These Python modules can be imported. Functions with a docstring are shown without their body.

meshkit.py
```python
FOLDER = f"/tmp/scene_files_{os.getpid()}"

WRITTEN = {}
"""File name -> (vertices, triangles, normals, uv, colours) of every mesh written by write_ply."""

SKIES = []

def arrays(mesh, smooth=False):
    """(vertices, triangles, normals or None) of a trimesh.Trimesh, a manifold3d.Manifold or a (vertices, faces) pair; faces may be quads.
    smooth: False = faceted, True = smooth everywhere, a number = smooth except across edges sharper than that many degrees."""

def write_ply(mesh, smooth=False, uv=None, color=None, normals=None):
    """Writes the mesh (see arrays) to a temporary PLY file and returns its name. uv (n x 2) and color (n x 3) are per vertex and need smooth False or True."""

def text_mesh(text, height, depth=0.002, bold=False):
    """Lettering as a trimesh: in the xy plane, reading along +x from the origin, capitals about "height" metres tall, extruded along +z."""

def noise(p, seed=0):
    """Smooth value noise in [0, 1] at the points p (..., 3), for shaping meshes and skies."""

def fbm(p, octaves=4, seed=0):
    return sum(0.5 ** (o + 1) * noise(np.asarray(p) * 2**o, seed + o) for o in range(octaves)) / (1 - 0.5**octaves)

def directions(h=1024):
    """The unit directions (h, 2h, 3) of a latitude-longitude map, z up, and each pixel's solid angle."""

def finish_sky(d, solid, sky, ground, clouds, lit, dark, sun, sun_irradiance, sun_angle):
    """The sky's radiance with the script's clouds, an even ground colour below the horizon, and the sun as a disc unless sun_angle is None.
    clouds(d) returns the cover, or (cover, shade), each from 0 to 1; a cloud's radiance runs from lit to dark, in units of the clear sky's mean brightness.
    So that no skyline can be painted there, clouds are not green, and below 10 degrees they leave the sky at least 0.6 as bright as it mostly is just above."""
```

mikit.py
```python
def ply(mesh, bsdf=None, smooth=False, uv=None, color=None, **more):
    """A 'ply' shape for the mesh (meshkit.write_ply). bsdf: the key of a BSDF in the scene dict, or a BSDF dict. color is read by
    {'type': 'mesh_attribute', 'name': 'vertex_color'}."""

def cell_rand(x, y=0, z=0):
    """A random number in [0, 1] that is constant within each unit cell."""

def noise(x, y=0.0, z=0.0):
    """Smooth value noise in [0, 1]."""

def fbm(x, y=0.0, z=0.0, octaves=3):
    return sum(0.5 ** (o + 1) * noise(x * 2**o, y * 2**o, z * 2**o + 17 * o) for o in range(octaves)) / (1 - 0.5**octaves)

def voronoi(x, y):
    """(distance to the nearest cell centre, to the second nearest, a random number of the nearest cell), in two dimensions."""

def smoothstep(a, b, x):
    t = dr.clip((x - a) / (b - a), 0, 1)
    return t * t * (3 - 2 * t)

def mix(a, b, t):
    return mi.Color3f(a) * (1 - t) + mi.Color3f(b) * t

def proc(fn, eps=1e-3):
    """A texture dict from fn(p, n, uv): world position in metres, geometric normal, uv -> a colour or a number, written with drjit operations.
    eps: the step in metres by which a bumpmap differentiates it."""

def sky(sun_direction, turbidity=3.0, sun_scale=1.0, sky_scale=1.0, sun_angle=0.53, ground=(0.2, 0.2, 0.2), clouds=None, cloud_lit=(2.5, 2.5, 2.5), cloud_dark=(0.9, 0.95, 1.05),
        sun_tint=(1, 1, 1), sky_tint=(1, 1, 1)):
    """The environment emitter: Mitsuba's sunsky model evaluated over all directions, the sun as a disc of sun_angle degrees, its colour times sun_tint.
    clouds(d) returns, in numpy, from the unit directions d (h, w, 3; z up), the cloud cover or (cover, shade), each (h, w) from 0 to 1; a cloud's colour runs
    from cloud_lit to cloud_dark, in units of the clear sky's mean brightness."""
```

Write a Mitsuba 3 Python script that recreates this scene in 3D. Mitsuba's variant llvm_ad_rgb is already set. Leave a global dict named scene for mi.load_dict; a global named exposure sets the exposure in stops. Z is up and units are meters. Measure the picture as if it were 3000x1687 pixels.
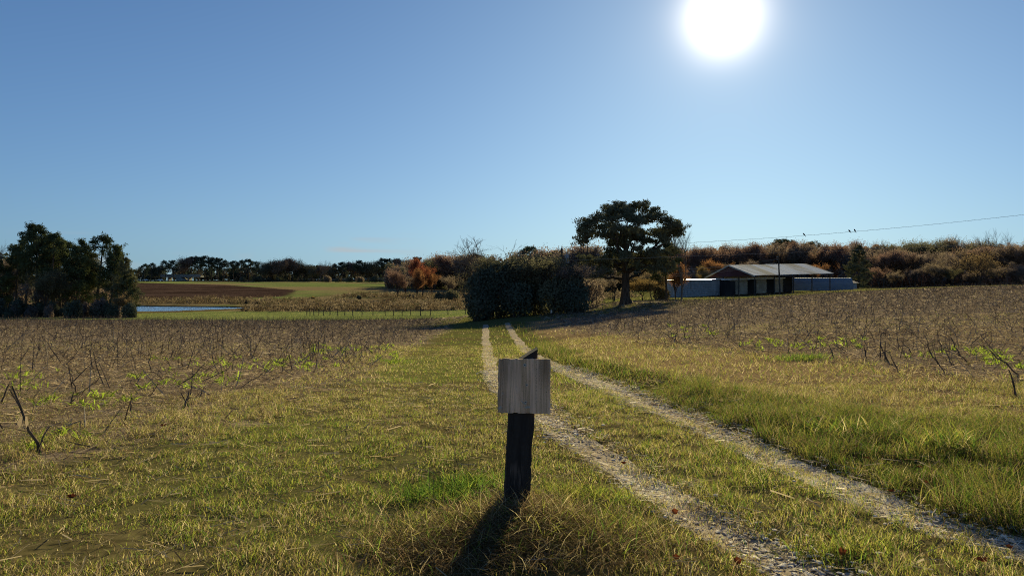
import math, random
import numpy as np, drjit as dr, mitsuba as mi, trimesh, manifold3d as m3
from scipy.interpolate import PchipInterpolator
import mikit, meshkit
from mikit import noise, fbm, smoothstep, mix, proc, voronoi, cell_rand
T = mi.ScalarTransform4f
scene, labels = {}, {}

# ------------------------------------------------------------------ camera, sky, exposure
EYE, F, CX, CY = 1.75, 1946.0, 1288.0, 720.0        # a level phone camera 1.75 m above the ground
scene['camera'] = {'type': 'perspective', 'fov': 66.98, 'fov_axis': 'x', 'near_clip': 0.05, 'far_clip': 9000.0,
                   'to_world': T().look_at(origin=[0, 0, EYE], target=[0, 1, EYE - 0.0023], up=[0, 0, 1])}
SUN = np.array([(1818 - CX) / F, 1, (CY - 44) / F]); SUN /= np.linalg.norm(SUN)

def streaks_and_glare(d):
    """thin cirrus: a few long streaks low in the west plus the glare round the sun, painted in as bright cloud cover"""
    el, az = np.degrees(np.arcsin(np.clip(d[..., 2], -1, 1))), np.degrees(np.arctan2(d[..., 0], d[..., 1]))
    n = meshkit.fbm(np.stack([az * 0.10, el * 1.7 + az * 0.03, az * 0], -1), 4, 5)
    band = np.exp(-((el - 2.6) / 1.3) ** 2) * np.clip((-az - 6) / 6, 0, 1) * np.clip((34 + az) / 8, 0, 1)
    streak = 0.95 * np.clip((n - 0.53) * 6, 0, 1) * band
    ang = np.degrees(np.arccos(np.clip(d @ SUN, -1, 1)))
    glow_noise = 0.9 + 0.2 * meshkit.fbm(d * 14, 3, 8)
    glow = (0.70 * np.exp(-(ang / 2.2) ** 2) + 0.34 * np.exp(-ang / 2.4) + 0.028 * np.exp(-ang / 7.0)) * glow_noise
    cover = np.clip(np.maximum(streak, glow), 0, 1)
    return cover, np.where(glow > streak, 0.0, 1.0)

scene['sky'] = mikit.sky(SUN.tolist(), turbidity=2, sky_tint=(0.63, 0.88, 1.30), sun_scale=2.7, sun_tint=(0.98, 1.16, 1.10), sun_angle=1.8,
                         clouds=streaks_and_glare, cloud_lit=(14, 13.2, 12.2), cloud_dark=(2.9, 2.95, 3.0), ground=(0.12, 0.11, 0.06))
exposure = 1.48

# ------------------------------------------------------------------ materials
def rgb(*c): return {'type': 'rgb', 'value': list(c)}
def diffuse(tex): return {'type': 'twosided', 'bsdf': {'type': 'diffuse', 'reflectance': tex}}
VC = {'type': 'mesh_attribute', 'name': 'vertex_color'}

def leafy(c0, c1, trans=0.8, rough=0.55, f=0.9):
    def fn(p, n, uv):
        a = noise(p.x * f, p.y * f, p.z * f) * 0.6 + 0.4 * cell_rand(p.x * 3.1, p.y * 3.1, p.z * 3.1)
        return mix(c0, c1, a)
    return {'type': 'principledthin', 'base_color': proc(fn), 'roughness': 0.9, 'diff_trans': trans, 'eta': 1.06}

scene['m_grass'] = {'type': 'principledthin', 'base_color': VC, 'roughness': 0.38, 'diff_trans': 1.25, 'eta': 1.5}
scene['m_brush'] = {'type': 'principledthin', 'base_color': VC, 'roughness': 0.9, 'diff_trans': 0.8, 'eta': 1.06}
scene['m_paint'] = diffuse(VC)                        # matt things with colours of their own
SPECIES = {
    'needle':   ((0.048, 0.064, 0.030), (0.112, 0.125, 0.060), 0.25),
    'needlewarm': ((0.080, 0.086, 0.050), (0.165, 0.160, 0.095), 0.3),
    'evergreen': ((0.058, 0.066, 0.046), (0.14, 0.145, 0.098), 0.35),
    'brown':    ((0.165, 0.130, 0.110), (0.30, 0.230, 0.190), 0.9),
    'rust':     ((0.185, 0.118, 0.094), (0.34, 0.215, 0.17), 0.9),
    'orange':   ((0.22, 0.105, 0.05), (0.37, 0.19, 0.09), 0.95),
    'red':      ((0.19, 0.062, 0.036), (0.32, 0.11, 0.066), 0.95),
    'gold':     ((0.20, 0.138, 0.055), (0.36, 0.245, 0.10), 0.95),
    'ochre':    ((0.16, 0.118, 0.068), (0.31, 0.22, 0.12), 0.95),
    'olive':    ((0.115, 0.112, 0.068), (0.22, 0.205, 0.125), 0.8),
    'tan':      ((0.19, 0.15, 0.11), (0.33, 0.26, 0.19), 0.9),
}
for k, (a, b, t) in SPECIES.items(): scene['m_' + k] = leafy(a, b, t)
for k, a, b in (('farpine', (0.042, 0.056, 0.042), (0.085, 0.102, 0.070)), ('farolive', (0.08, 0.082, 0.056), (0.145, 0.140, 0.098)), ('farbrown', (0.11, 0.085, 0.07), (0.20, 0.148, 0.118)), ('fartan', (0.14, 0.115, 0.09), (0.24, 0.19, 0.15))):
    scene['m_' + k] = diffuse(proc(lambda p, n, uv, a=a, b=b: mix(a, b, noise(p.x * 0.25, p.y * 0.25, p.z * 0.5))))

def bark_fn(p, n, uv):
    a = noise(p.x * 9, p.y * 9, p.z * 2.2)
    return mix((0.045, 0.034, 0.028), (0.13, 0.10, 0.08), a)
scene['m_bark'] = diffuse(proc(bark_fn))
scene['m_twig'] = diffuse(rgb(0.16, 0.135, 0.115))

def board_fn(p, n, uv):
    warp = p.x + 0.018 * noise(p.x * 6, p.z * 3.0, 4.0) + 0.025 * noise(p.x * 3, p.z * 1.6, 9.0)
    grain = noise(warp * 110, p.z * 2.4, 1.0) * 0.25 + noise(warp * 420, p.z * 9, 2.0) * 0.3 + noise(warp * 24, p.z * 1.4, 7.0) * 0.45
    c = mix((0.43, 0.27, 0.155), (0.82, 0.54, 0.37), smoothstep(0.2, 0.8, grain))
    crack = smoothstep(0.035, 0.0, dr.abs(noise(warp * 55, p.z * 1.1, 12.0) - 0.5)) * noise(warp * 20, p.z * 4, 3.0)
    c = c * (1 - 0.8 * crack)
    damp = smoothstep(0.02, 0.10, p.x * -1 + 0.06 * noise(p.x * 20, p.z * 14, 5.0)) * 0.7 * noise(p.x * 9, p.z * 5, 8.0)
    c = c * (1 - damp)
    return c * (0.62 + 0.7 * noise(p.x * 9, p.z * 5, 21.0))
scene['m_board'] = {'type': 'bumpmap', 'arbitrary': proc(lambda p, n, uv: noise((p.x + 0.018 * noise(p.x * 6, p.z * 3.0, 4.0)) * 150, p.z * 3.0, 1.0), 1e-3), 'scale': 0.0003,
                    'bsdf': {'type': 'twosided', 'bsdf': {'type': 'principled', 'base_color': proc(board_fn), 'roughness': 0.85, 'specular': 0.2}}}
def tie_fn(p, n, uv):
    g = noise(p.x * 90, p.y * 90, p.z * 5) * 0.6 + noise(p.x * 260, p.y * 260, p.z * 14) * 0.4
    c = mix((0.011, 0.009, 0.009), (0.045, 0.037, 0.032), g)
    bare = smoothstep(0.60, 0.74, noise(p.x * 22, p.y * 22, p.z * 4.2 + 3.0)) * smoothstep(0.3, 0.6, g)
    return mix(c, (0.13, 0.095, 0.075), bare * 0.6)
scene['m_tie'] = {'type': 'twosided', 'bsdf': {'type': 'principled', 'base_color': proc(tie_fn), 'roughness': 0.8, 'specular': 0.25}}
scene['m_steel'] = {'type': 'principled', 'base_color': rgb(0.42, 0.41, 0.40), 'metallic': 0.7, 'roughness': 0.45}
scene['m_paper'] = diffuse(rgb(0.42, 0.37, 0.31))
scene['m_black'] = diffuse(rgb(0.012, 0.011, 0.011))

def pole_fn(p, n, uv):
    return mix((0.05, 0.04, 0.033), (0.12, 0.10, 0.085), noise(p.x * 40, p.y * 40, p.z * 3))
scene['m_pole'] = diffuse(proc(pole_fn))
def galv(p, n, uv):
    s = cell_rand(p.x * 0.9 + p.y * 0.35, 1.0, 2.0)
    r = smoothstep(0.45, 0.8, noise(p.x * 0.8 + p.y * 0.4, p.y * 0.25, p.z * 0.7) * 0.6 + s * 0.45)
    return mix((0.50, 0.52, 0.56), (0.23, 0.21, 0.21), r)
scene['m_galv'] = {'type': 'twosided', 'bsdf': {'type': 'principled', 'base_color': proc(galv), 'metallic': 0.0, 'roughness': 0.85, 'specular': 0.05}}
scene['m_brightroof'] = {'type': 'twosided', 'bsdf': {'type': 'principled', 'base_color': rgb(0.62, 0.60, 0.58), 'metallic': 0.85, 'roughness': 0.42}}
def siding(c0, c1):
    def fn(p, n, uv):
        a = noise(p.x * 1.3, p.y * 1.3, p.z * 0.5)
        return mix(c0, c1, a) * (0.75 + 0.35 * noise(p.x * 6, p.y * 6, p.z * 1.2))
    return diffuse(proc(fn))
scene['m_whiteside'] = siding((0.44, 0.375, 0.30), (0.64, 0.555, 0.45))
scene['m_greyside'] = siding((0.27, 0.265, 0.265), (0.39, 0.38, 0.375))
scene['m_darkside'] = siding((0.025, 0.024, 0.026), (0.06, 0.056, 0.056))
scene['m_redgable'] = siding((0.10, 0.046, 0.044), (0.15, 0.064, 0.060))
scene['m_blueside'] = {'type': 'twosided', 'bsdf': {'type': 'principled', 'base_color': proc(lambda p, n, uv: mix((0.15, 0.165, 0.195), (0.21, 0.225, 0.255), noise(p.x * 0.8, p.y * 0.8, p.z * 3))), 'metallic': 0.0, 'roughness': 0.6, 'specular': 0.35}}
scene['m_concrete'] = diffuse(proc(lambda p, n, uv: mix((0.20, 0.20, 0.19), (0.32, 0.31, 0.29), noise(p.x * 0.4, p.y * 0.4, p.z * 0.9))))
scene['m_asphalt'] = diffuse(proc(lambda p, n, uv: mix((0.09, 0.088, 0.085), (0.16, 0.155, 0.15), noise(p.x * 0.3, p.y * 1.5, 0.0))))
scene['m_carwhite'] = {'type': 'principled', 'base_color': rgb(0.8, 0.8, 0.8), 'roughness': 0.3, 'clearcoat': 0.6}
scene['m_carglass'] = {'type': 'principled', 'base_color': rgb(0.02, 0.025, 0.03), 'roughness': 0.08}
scene['m_bird'] = diffuse(rgb(0.035, 0.032, 0.035))
scene['m_grey'] = diffuse(rgb(0.30, 0.31, 0.32))
def leaf_fn(p, n, uv):
    return mix((0.09, 0.025, 0.012), (0.22, 0.065, 0.028), noise(p.x * 30, p.y * 30, p.z * 30))
scene['m_fallen'] = {'type': 'principledthin', 'base_color': proc(leaf_fn), 'roughness': 0.6, 'diff_trans': 0.6, 'eta': 1.3}
scene['m_water'] = {'type': 'bumpmap', 'arbitrary': proc(lambda p, n, uv: noise(p.x * 1.1, p.y * 2.6, 0.0) + 0.5 * noise(p.x * 3, p.y * 6, 4.0), 2e-2), 'scale': 0.03,
                    'bsdf': {'type': 'principled', 'base_color': rgb(0.012, 0.03, 0.07), 'roughness': 0.14, 'specular': 0.5}}

# ------------------------------------------------------------------ terrain
UB = np.array([-0.75, -0.5, -0.3, -0.12, -0.05, 0, 0.08, 0.16, 0.27, 0.45, 0.66, 0.85])
DB = np.array([1, 5, 8, 12, 16, 24, 35, 50, 62, 70, 80, 95, 110, 125, 150, 175, 200, 250, 400, 600, 800, 1500, 3000], float)
NEAR = [0.10, 0.14, 0.15]
ZB = np.array([NEAR + r for r in [
    [.05, -.12, -.4, -.7, -1.05, -1.4, -1.65, -1.95, -2.35, -2.68, -2.75, -2.65, -2.55, -2.3, -1.2, 1.7, 4.8, 7.5, 10, 12],
    [.05, -.12, -.4, -.7, -1.05, -1.4, -1.65, -1.95, -2.35, -2.68, -2.75, -2.65, -2.55, -2.3, -1.2, 1.7, 4.8, 7.5, 10, 12],
    [.05, -.14, -.5, -.8, -1.15, -1.5, -1.7, -2.0, -2.4, -2.68, -2.75, -2.65, -2.55, -2.3, -1.3, 1.6, 4.6, 7.3, 10, 12],
    [.05, -.15, -.55, -.92, -1.28, -1.55, -1.7, -1.9, -2.25, -2.55, -2.65, -2.65, -2.6, -2.3, -1.4, 1.4, 4.4, 7.0, 10, 12],
    [.05, -.15, -.52, -.88, -1.2, -1.32, -1.4, -1.5, -1.8, -2.15, -2.3, -2.4, -2.4, -2.2, -1.4, 1.2, 4.2, 6.5, 9, 12],
    [.05, -.15, -.5, -.85, -1.1, -1.1, -1.0, -1.0, -1.3, -1.8, -2.1, -2.2, -2.2, -2.0, -1.4, 1.0, 4.0, 6.0, 9, 12],
    [.07, -.10, -.38, -.6, -.7, -.7, -.7, -.75, -.9, -1.2, -1.5, -1.6, -1.6, -1.6, -1.0, 1.0, 4.0, 6.0, 9, 12],
    [.09, -.02, -.18, -.25, -.3, -.25, -.15, -.05, -.05, -.1, -.2, -.3, -.3, -.3, 0, 2.0, 4.5, 6.0, 9, 12],
    [.12, .05, .02, .02, .03, .05, .07, .1, .1, .08, .05, .1, .3, .5, 1, 3, 5, 6, 9, 12],
    [.14, .15, .2, .35, .5, .65, .75, .85, 1.0, 1.1, 1.15, 1.2, 1.25, 1.3, 1.8, 4, 6, 7, 9, 12],
    [.15, .2, .33, .6, .9, 1.1, 1.25, 1.45, 1.7, 1.85, 1.9, 1.7, 1.4, 1.2, 1.5, 4, 6, 7, 9, 12],
    [.15, .2, .33, .6, .9, 1.1, 1.25, 1.45, 1.7, 1.85, 1.9, 1.7, 1.4, 1.2, 1.5, 4, 6, 7, 9, 12]]])
LD = np.linspace(0, np.log(3000), 140); UU = np.linspace(-0.75, 0.85, 121)
ZT = PchipInterpolator(UB, PchipInterpolator(np.log(DB), ZB, axis=1)(LD), axis=0)(UU)

def ground0(x, y):
    """the land's shape without ruts: a gentle valley falling to a pond, a rise to the right"""
    x, y = np.asarray(x, float), np.asarray(y, float)
    d = np.clip(y, 1.0, 2999.0)
    i = np.clip((np.clip(x / d, -0.7499, 0.8499) + 0.75) / 1.6 * 120, 0, 119.999)
    j = np.clip(np.log(d) / np.log(3000) * 139, 0, 138.999)
    a, b = i.astype(int), j.astype(int); s, t = i - a, j - b
    return (ZT[a, b] * (1 - s) + ZT[a + 1, b] * s) * (1 - t) + (ZT[a, b + 1] * (1 - s) + ZT[a + 1, b + 1] * s) * t

def at(px, py, d): return np.array([(px - CX) / F * d, d, EYE - (py - CY) / F * d])
def hit(px, py):
    """where the line of sight of a place in the photograph meets the land (used to survey the tracks and field edges)"""
    d = np.geomspace(2.5, 900, 4000)
    below = at(px, py, 1)[2] * 0 + EYE - (py - CY) / F * d < ground0((px - CX) / F * d, d)
    k = int(np.argmax(below)) if below.any() else len(d) - 1
    return (px - CX) / F * d[k], d[k]

class Line:
    """x as a piecewise linear function of y, for numpy and drjit alike"""
    def __init__(self, pts):
        p = sorted([hit(*q) for q in pts], key=lambda q: q[1]); y = np.array([q[1] for q in p]); x = np.array([q[0] for q in p])
        s = np.diff(x) / np.diff(y); self.y, self.x, self.s, self.j = y, x, s, np.diff(s)
    def __call__(self, y, mx=np.maximum):
        v = float(self.x[0]) + float(self.s[0]) * (y - float(self.y[0]))
        for yi, j in zip(self.y[1:-1], self.j): v = v + float(j) * mx(y - float(yi), 0)
        return v
TRACK = [Line([(1222, 822), (1222, 850), (1227, 885), (1240, 930), (1285, 985), (1380, 1055), (1460, 1110), (1570, 1175), (1665, 1240), (1760, 1300), (1905, 1370), (2030, 1440), (2330, 1600)]),
         Line([(1280, 822), (1300, 852), (1330, 885), (1385, 912), (1450, 940), (1560, 985), (1650, 1022), (1745, 1058), (1850, 1100), (1975, 1160), (2110, 1215), (2240, 1270), (2400, 1322), (2576, 1375)])]
EDGE_L = Line([(1165, 803), (1125, 830), (1050, 870), (940, 930), (830, 990), (640, 1060), (420, 1115), (200, 1155), (0, 1205)])   # mown grass | left stalk field
EDGE_R = Line([(1322, 815), (1365, 850), (1430, 885), (1600, 930), (1830, 985), (2150, 1040), (2576, 1090)])                    # rough grass | dry brown grass
EDGE_S = Line([(1395, 806), (1500, 843), (1700, 866), (2000, 893), (2250, 922), (2576, 962)])                                    # dry grass | right stalk field
FAR_L = 93.0      # the left stalk field ends here, the right one at the sheds
def far_r(x): return 96 + 0.42 * np.maximum(x - 25, 0)

POND = [(-112, 128), (-66, 131), (-60, 136), (-55.5, 145), (-52.5, 155), (-53.5, 162), (-60, 166.5), (-69, 169.5), (-85, 176), (-118, 181)]
from shapely.geometry import Polygon, Point
from shapely import contains_xy, distance, points as shp_points
pond_poly = Polygon(POND).buffer(3).buffer(-3)
WATER = -2.80

def ground(x, y, fine=True):
    x, y = np.asarray(x, float), np.asarray(y, float)
    z = ground0(x, y)
    near = np.clip((60 - y) / 30, 0, 1) * (y > 2)
    for L in TRACK:
        z = z - 0.055 * np.exp(-((x - L(y)) / 0.26) ** 2) * near
    q = np.stack([x * 1.4, y * 1.4, x * 0], -1)
    z = z + 0.05 * (meshkit.fbm(q, 3, 3) - 0.5) * np.clip((90 - y) / 40, 0.2, 1)
    rough = np.clip((x - TRACK[1](y) - 0.35) / 0.5, 0, 1) * np.clip((EDGE_R(y) + 0.6 - x) / 1.0, 0, 1) * near * (y < 30)
    z = z + 0.10 * rough * meshkit.noise(np.stack([x * 0.9, y * 0.9, x * 0 + 3], -1), 9)
    z = z + 0.09 * np.exp(-(((x - 0.08) / 0.5) ** 2 + ((y - 5.1) / 0.55) ** 2))      # the unmown mound at the post
    sel = (x < -40) & (x > -135) & (y > 115) & (y < 195)
    if np.any(sel):
        b = shp_points(x[sel], y[sel]); dist = distance(b, pond_poly)
        inside = contains_xy(pond_poly, x[sel], y[sel])
        z = z.copy(); zz = z[sel]
        w = np.clip(dist / 4.0, 0, 1)
        z[sel] = np.where(inside, WATER - 0.6, np.where(dist < 4.0, (WATER - 0.35) * (1 - w) + zz * w, zz))
    return z

def gz(x, y): return float(ground(np.array([float(x)]), np.array([float(y)]))[0])

# ------------------------------------------------------------------ helpers that make entries
def numbered(name):
    if name not in scene and name not in labels: return name
    k = 1
    while f'{name}_{k:03d}' in scene or f'{name}_{k:03d}' in labels: k += 1
    return f'{name}_{k:03d}'
def thing(name, label, cat, group=None):
    key = numbered(name); labels[key] = {'label': label, 'category': cat}
    if group: labels[key]['group'] = group
    return key
def put(key, mesh, bsdf, smooth=False, color=None, to=None):
    d = mesh if isinstance(mesh, dict) else mikit.ply(mesh, bsdf, smooth=smooth, color=color)
    if isinstance(mesh, dict) and bsdf: d = {**mesh, 'bsdf': {'type': 'ref', 'id': bsdf}}
    scene[key] = {**d, 'to_world': to} if to is not None else dict(d)
    return key
def part(parent, name, mesh, bsdf, smooth=False, color=None, to=None, label=None):
    base, k = f'{parent}__{name}', 0
    key = base
    while key in scene: k += 1; key = f'{base}_{k:03d}'
    put(key, mesh, bsdf, smooth, color, to)
    if label: labels[key] = {'label': label}
    return key
def struct(name, mesh, bsdf, smooth=False, color=None):
    put(name, mesh, bsdf, smooth, color); labels[name] = {'kind': 'structure'}
def stuff(name, label, cat, mesh, bsdf, smooth=False, color=None):
    put(name, mesh, bsdf, smooth, color); labels[name] = {'label': label, 'category': cat, 'kind': 'stuff'}
def cat_mesh(ms):
    o, V, Fc = 0, [], []
    for v, f in ms: V.append(v); Fc.append(f + o); o += len(v)
    return np.vstack(V), np.vstack(Fc)
def box(x0, x1, y0, y1, z0, z1):
    v = np.array([[x, y, z] for x in (x0, x1) for y in (y0, y1) for z in (z0, z1)], float)
    return v, np.array([[0, 1, 3], [0, 3, 2], [4, 6, 7], [4, 7, 5], [0, 4, 5], [0, 5, 1], [2, 3, 7], [2, 7, 6], [0, 2, 6], [0, 6, 4], [1, 5, 7], [1, 7, 3]])
def hexa(c):
    """a solid from 8 corners: bottom four counter-clockwise, then the top four"""
    return np.array(c, float), np.array([[0, 2, 1], [0, 3, 2], [4, 5, 6], [4, 6, 7], [0, 1, 5], [0, 5, 4], [1, 2, 6], [1, 6, 5], [2, 3, 7], [2, 7, 6], [3, 0, 4], [3, 4, 7]])
def frames(d):
    d = d / (np.linalg.norm(d, axis=1, keepdims=True) + 1e-9)
    a = np.cross(d, np.where(np.abs(d[:, 2:]) < 0.9, [[0, 0, 1.0]], [[1.0, 0, 0]])); a /= np.linalg.norm(a, axis=1, keepdims=True) + 1e-9
    return d, a, np.cross(d, a)
def tubes(segs, sides=4):
    """(p0, p1, r0, r1) rows as tapered tubes, one mesh"""
    s = np.asarray(segs, float).reshape(-1, 8)
    _, a, b = frames(s[:, 3:6] - s[:, :3])
    ang = np.arange(sides) * 2 * np.pi / sides
    ring = np.cos(ang)[None, :, None] * a[:, None] + np.sin(ang)[None, :, None] * b[:, None]
    v = np.concatenate([s[:, None, :3] + ring * s[:, 6, None, None], s[:, None, 3:6] + ring * s[:, 7, None, None]], 1).reshape(-1, 3)
    i = np.arange(sides); j = (i + 1) % sides
    f = np.concatenate([np.stack([i, j, j + sides], 1), np.stack([i, j + sides, i + sides], 1)])
    return v, (f[None] + (np.arange(len(s)) * 2 * sides)[:, None, None]).reshape(-1, 3)
def polytube(pts, r, sides=5):
    p = np.asarray(pts, float); r = np.broadcast_to(r, (len(p),))
    return tubes(np.hstack([p[:-1], p[1:], r[:-1, None], r[1:, None]]), sides)
def tris(c, length, width, rng, up=0.0):
    """a small pointed leaf-like triangle at every centre"""
    n = len(c); a = rng.normal(size=(n, 3)); a[:, 2] += up; a /= np.linalg.norm(a, axis=1, keepdims=True)
    b = np.cross(a, rng.normal(size=(n, 3))); b /= np.linalg.norm(b, axis=1, keepdims=True)
    L, W = np.broadcast_to(length, (n,))[:, None], np.broadcast_to(width, (n,))[:, None]
    v = np.stack([c + a * L * 0.6, c - a * L * 0.4 + b * W, c - a * L * 0.4 - b * W], 1).reshape(-1, 3)
    return v, np.arange(3 * n).reshape(-1, 3)
def foliage(m, centre, squash=(1, 1, 0.8), rnd=0.62, color=None):
    """a leaf mesh whose normals lean outwards from the crown, so that a crown is lit as a whole and not leaf by leaf"""
    v, f = m; rng = np.random.default_rng(len(v)); c = v.reshape(-1, 3, 3).mean(1)
    fn = np.cross(v[1::3] - v[::3], v[2::3] - v[::3]); fn /= np.linalg.norm(fn, axis=1, keepdims=True) + 1e-9
    o = (c - centre) / np.asarray(squash, float); o /= np.linalg.norm(o, axis=1, keepdims=True) + 1e-9
    fn *= np.where((fn * o).sum(1, keepdims=True) < 0, -1, 1)
    n = o * (1 - rnd) + fn * rnd; n /= np.linalg.norm(n, axis=1, keepdims=True) + 1e-9
    return {'type': 'ply', 'filename': meshkit.write_ply((v, f), False, None, color, normals=np.repeat(n, 3, 0)), 'face_normals': False}
def orient(m, rz, at_):
    c, s = math.cos(rz), math.sin(rz)
    return m[0] @ np.array([[c, -s, 0], [s, c, 0], [0, 0, 1.0]]).T + np.asarray(at_, float), m[1]

# ------------------------------------------------------------------ the ground sheet
def graded(lo, hi, n, c, k):
    t = np.linspace(np.arcsinh((lo - c) / k), np.arcsinh((hi - c) / k), n)
    return c + k * np.sinh(t)
gx, gy = graded(-2600, 2600, 470, 0.5, 7.0), graded(-60, 3000, 430, 5.0, 5.0)
X, Y = np.meshgrid(gx, gy, indexing='ij')
Z = ground(X.ravel(), Y.ravel()).reshape(X.shape)
nX, nY = X.shape
ii, jj = np.meshgrid(np.arange(nX - 1), np.arange(nY - 1), indexing='ij')
q = (ii * nY + jj).ravel()
gf = np.vstack([np.stack([q, q + nY, q + nY + 1], 1), np.stack([q, q + nY + 1, q + 1], 1)])
dmx = lambda a, b: dr.maximum(a, b)
PLOUGH = [(-113, 204), (-84, 208), (-70, 246), (-88, 320), (-166, 450), (-280, 570), (-520, 590), (-520, 204)]
def inside_poly(x, y, pts):
    """distance inward from the edges of a convex counter-clockwise polygon"""
    d = None
    for (ax, ay), (bx_, by) in zip(pts, pts[1:] + pts[:1]):
        L = math.hypot(bx_ - ax, by - ay)
        e = ((bx_ - ax) * (y - ay) - (by - ay) * (x - ax)) / L
        d = e if d is None else dr.minimum(d, e)
    return d
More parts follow.
